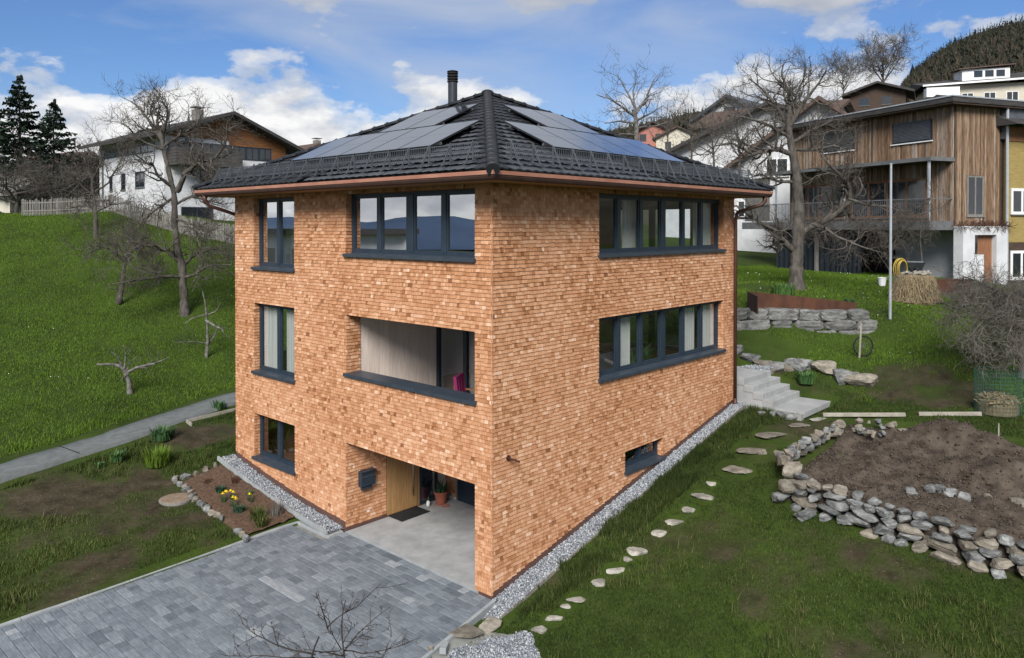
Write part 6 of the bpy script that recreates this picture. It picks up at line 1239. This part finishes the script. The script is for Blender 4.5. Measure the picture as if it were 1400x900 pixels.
conifer('tall dark spruce at the left picture edge', 28, 104, 300, 66, 51, .36); conifer('shorter broad dark spruce right of the tall one', 74, 137, 300, 64, 52, .44); conifer('dark spruce cut off by the left picture edge', -14, 128, 300, 68, 53, .38)
# far wood on the hillside
g = np.random.default_rng(77); nT = 15000; a_ = np.where(g.random(nT) < .62, g.uniform(.44,.68,nT), g.uniform(.05,.44,nT)); r = 190+530*np.sqrt(g.random(nT)); pxx = 700+1052*np.tan(a_)
keep = ((pxx > 1225)&(r > 200+.5*np.maximum(0, 1330-pxx)))|(r > 470)&(pxx > 790); a_, r = a_[keep], r[keep]; X = CAM[0]+r*np.cos(YAW-a_); Y = CAM[1]+r*np.sin(YAW-a_); Zh = hill_z(a_, r)
Vs, Rs = [], []; con = g.random(len(a_)) < .22; H = np.where(con, g.uniform(11,19,len(a_)), g.uniform(9,14,len(a_)))*(.45+.55*np.clip(r/500,0,1))
for i in range(len(a_)):
    if con[i]:
        n = 22; z = g.random(n)**.7; w = (1-z)*.21*H[i]*g.uniform(.7,1.1,n)+.15; an = g.uniform(0,6.28,n); c = np.stack([0*z, 0*z, z*H[i]], -1); o = np.stack([w*np.cos(an), w*np.sin(an), -.12*H[i]*(1-z)-.2], -1); sd_ = np.stack([-np.sin(an), np.cos(an), 0*an], -1)*w[:,None]*.55
        T3 = np.stack([c+[0,0,.05*H[i]], c+o-sd_, c+o+sd_], 1); rr_ = g.uniform(.02,.28,n)
    else:
        n = 26; u = nrm(g.normal(size=(n,3))); c = u*np.array([.27,.27,.36])*H[i]*g.uniform(.6,1,(n,1))+[0,0,.6*H[i]]; dd_ = nrm(u+[0,0,.8]+g.normal(0,.3,(n,3)))*H[i]*.16; sd_ = nrm(np.cross(dd_, g.normal(size=(n,3))))*.045*H[i]
        T3 = np.stack([c-dd_*.4-sd_, c-dd_*.4+sd_, c+dd_], 1); rr_ = g.uniform(.45,.98,n)
    Vs.append(T3.reshape(-1,3)+[X[i],Y[i],Zh[i]-.3]); Rs.append(rr_)
V = np.concatenate(Vs); link('hill_wood', npmesh('hill_wood', V, np.arange(len(V)).reshape(-1,3), 3, np.concatenate(Rs)), M['forest'], label='mixed conifer and bare broadleaf wood covering the far hill', cat='wood', kind='stuff')
for i, (px, py, d_, lb) in enumerate(((1333,40,600,'pointed conifer on the hill skyline, right of the gap'),(1306,52,600,'pointed conifer on the descending hill skyline'),(1275,84,600,'lower pointed conifer on the hill skyline'),(1247,88,560,'last small conifer at the foot of the wooded skyline'),(1382,28,620,'conifer on the highest part of the hill skyline'))): conifer(lb, px, py, py+34, d_, 80+i, .2, 'conifers on the hill skyline')
# ------------------------------------------------------------------ grass
def blades(name, label, P, h, w, mat_, seed, lean=.5, bias=0., kindcat='grass', vr=1.):
    g = np.random.default_rng(seed); n = len(P); an = g.uniform(0,6.28,n); hh = h*g.uniform(.5,1.15,n); ln = hh*lean*g.random(n); lx, ly = ln*np.cos(an), ln*np.sin(an); b2 = an+g.uniform(.5,2.6,n); wx, wy = w*np.cos(b2), w*np.sin(b2)
    V = np.stack([P-np.c_[wx,wy,0*wx+.01], P+np.c_[wx,wy,0*wx-.01], P+np.c_[lx,ly,hh]], 1).reshape(-1,3); pt = fbm(P[:,0]*1.4, P[:,1]*1.4, 5)
    r = np.clip(.42+bias+vr*(.35*pt+.2*g.normal(size=n)), .02, .98); return link(name, npmesh(name, V, np.arange(3*n).reshape(-1,3), 3, r), M[mat_], label=label, cat=kindcat, kind='stuff')
def clumps(g, x, y, k, sp): 
    i = np.repeat(np.arange(len(x)), k); return x[i]+g.normal(0,sp,len(i)), y[i]+g.normal(0,sp,len(i))
def scatter(fn_region, bbox, n, seed, k=5, sp=.05, thr=.0):
    g = np.random.default_rng(seed); x = g.uniform(bbox[0], bbox[1], n); y = g.uniform(bbox[2], bbox[3], n); x, y = clumps(g, x, y, k, sp); m = fn_region(x, y); x, y = x[m], y[m]
    d = np.stack([x, y, np.zeros_like(x)], -1)-C3; f = d@F3; lat = np.abs(d@R3/np.maximum(f, .1)); ok = (f > 3)&(lat < .70); x, y = x[ok], y[ok]; return np.c_[x, y, hgt(x, y)]
def lawn_ok(x, y):
    gx_ = (y < -.47)|(x > 10.75); bed_ = (x > inside(x, y)-.05)&(y < -2.75)&(x < 11.6); stairs_ = (x > 10.4)&(x < 12.85)&(y > -2.2); drv = (x < .05)&(y > -.42+.2*x)|(x > -.9)&(x < .1)&(y > -.75)
    q = cover(x, y); st_ = np.any([((x-a_)*.5+(y-b_)*.5)**2*.6+((x-a_)-(y-b_))**2*.2 < (.36*r_)**2 for a_, b_, r_ in STP], axis=0)
    return gx_&~bed_&~stairs_&~drv&(q < .25+.5*np.random.default_rng(len(x)).random(len(x)))&~st_
P = scatter(lawn_ok, (-4,13.2,-11,-.3), 42000, 1, 7, .06); blades('lawn_grass', 'short patchy turf of the side lawn', P, .06, .008, 'grass', 1, .9, -.06)
P = scatter(lambda x, y: lawn_ok(x, y)&(fbm(x*1.1+3, y*1.1, 9) > .12), (-4,13.2,-11,-.3), 3600, 2, 24, .06); blades('tall_grass', 'taller grass tufts dotted over the side lawn', P, .17, .008, 'grass', 2, .9, .26)
P = scatter(lambda x, y: (y < -.40)&(y > -1.2)&(x > -.3)&(fbm(x*1.3, y*2, 9) > -.1), (-.3,10.4,-1.25,-.40), 1300, 22, 22, .05); blades('tall_grass', 'lush taller grass fringe beside the side gravel strip', P, .19, .008, 'grass', 22, .8, .0)
def gard(x, y):
    pth = 13.2+.23*(x+5)-.0; bedm = (x > -2.6)&(x < 0)&(y < 10.4)&(x > np.interp(y, [p[1] for p in bp][::-1], [p[0] for p in bp][::-1])-.05); q = cover(x, y); mh = (x+2.15)**2+(y-9.4)**2 < .30
    return (y > 6.5)&(y < pth-.75)&~bedm&(q < .25+.45*np.random.default_rng(len(x)).random(len(x)))&~((x > -.5)&(y < 10.5))&~mh
P = scatter(gard, (-14,4,6.4,15), 17000, 3, 10, .07); blades('garden_grass', 'patchy grass in the left garden below the path', P, .10, .009, 'grass', 3, .8, .12)
P = scatter(lambda x, y: gard(x, y)&(fbm(x*1.3, y*1.3, 7) > .1), (-14,4,6.4,15), 2200, 4, 24, .06); blades('tall_grass', 'taller fresh grass tufts in the left garden', P, .22, .010, 'grass', 4, .8, .22)
def mead(x, y): py_ = np.interp(x, pc[:,0], pc[:,1]); return (y > py_+.95)&(x < 13+.0*y)
P = scatter(mead, (-22,16,13,48), 110000, 5, 4, .10); blades('meadow_grass', 'lush green meadow on the slope left of the house', P, .085, .013, 'meadow', 5, .9, .04, vr=.6)
P = scatter(lambda x, y: mead(x, y)&(y < np.interp(x, pc[:,0], pc[:,1])+1.5+fbm(x,y)), (-14,10,13,20), 1800, 6, 12, .08); blades('meadow_edge_grass', 'longer grass fringe along the upper path edge', P, .22, .012, 'meadow', 6, .8, -.05)
P = scatter(lambda x, y: (x > 12.8)&~((y > -.3)&(x < 14.6+.4*(2-y)))&(soil_mask(x,y)+.8*fbm(x*1.5,y*1.5,1) < .52), (12.8,34,-12,10), 32000, 7, 6, .10); blades('upper_lawn_grass', 'green upper lawn round the big bare tree', P, .075, .012, 'meadow', 7, .8, -.02)
g = np.random.default_rng(90); P = scatter(mead, (-14,10,14,44), 350, 9, 1, 0); P = P[fbm(P[:,0]*.9, P[:,1]*.9, 3) > .15]; P[:,2] += .12; blades('daisies', 'scattered tiny white daisies in the meadow', P, .03, .018, 'whitep', 9, .3)
g = np.random.default_rng(91); P = scatter(lambda x, y: x > 14, (16,30,-4,6), 130, 10, 1, 0); P[:,2] += .09; blades('daisies', 'scattered tiny white daisies on the upper lawn', P, .03, .015, 'whitep', 10, .3)
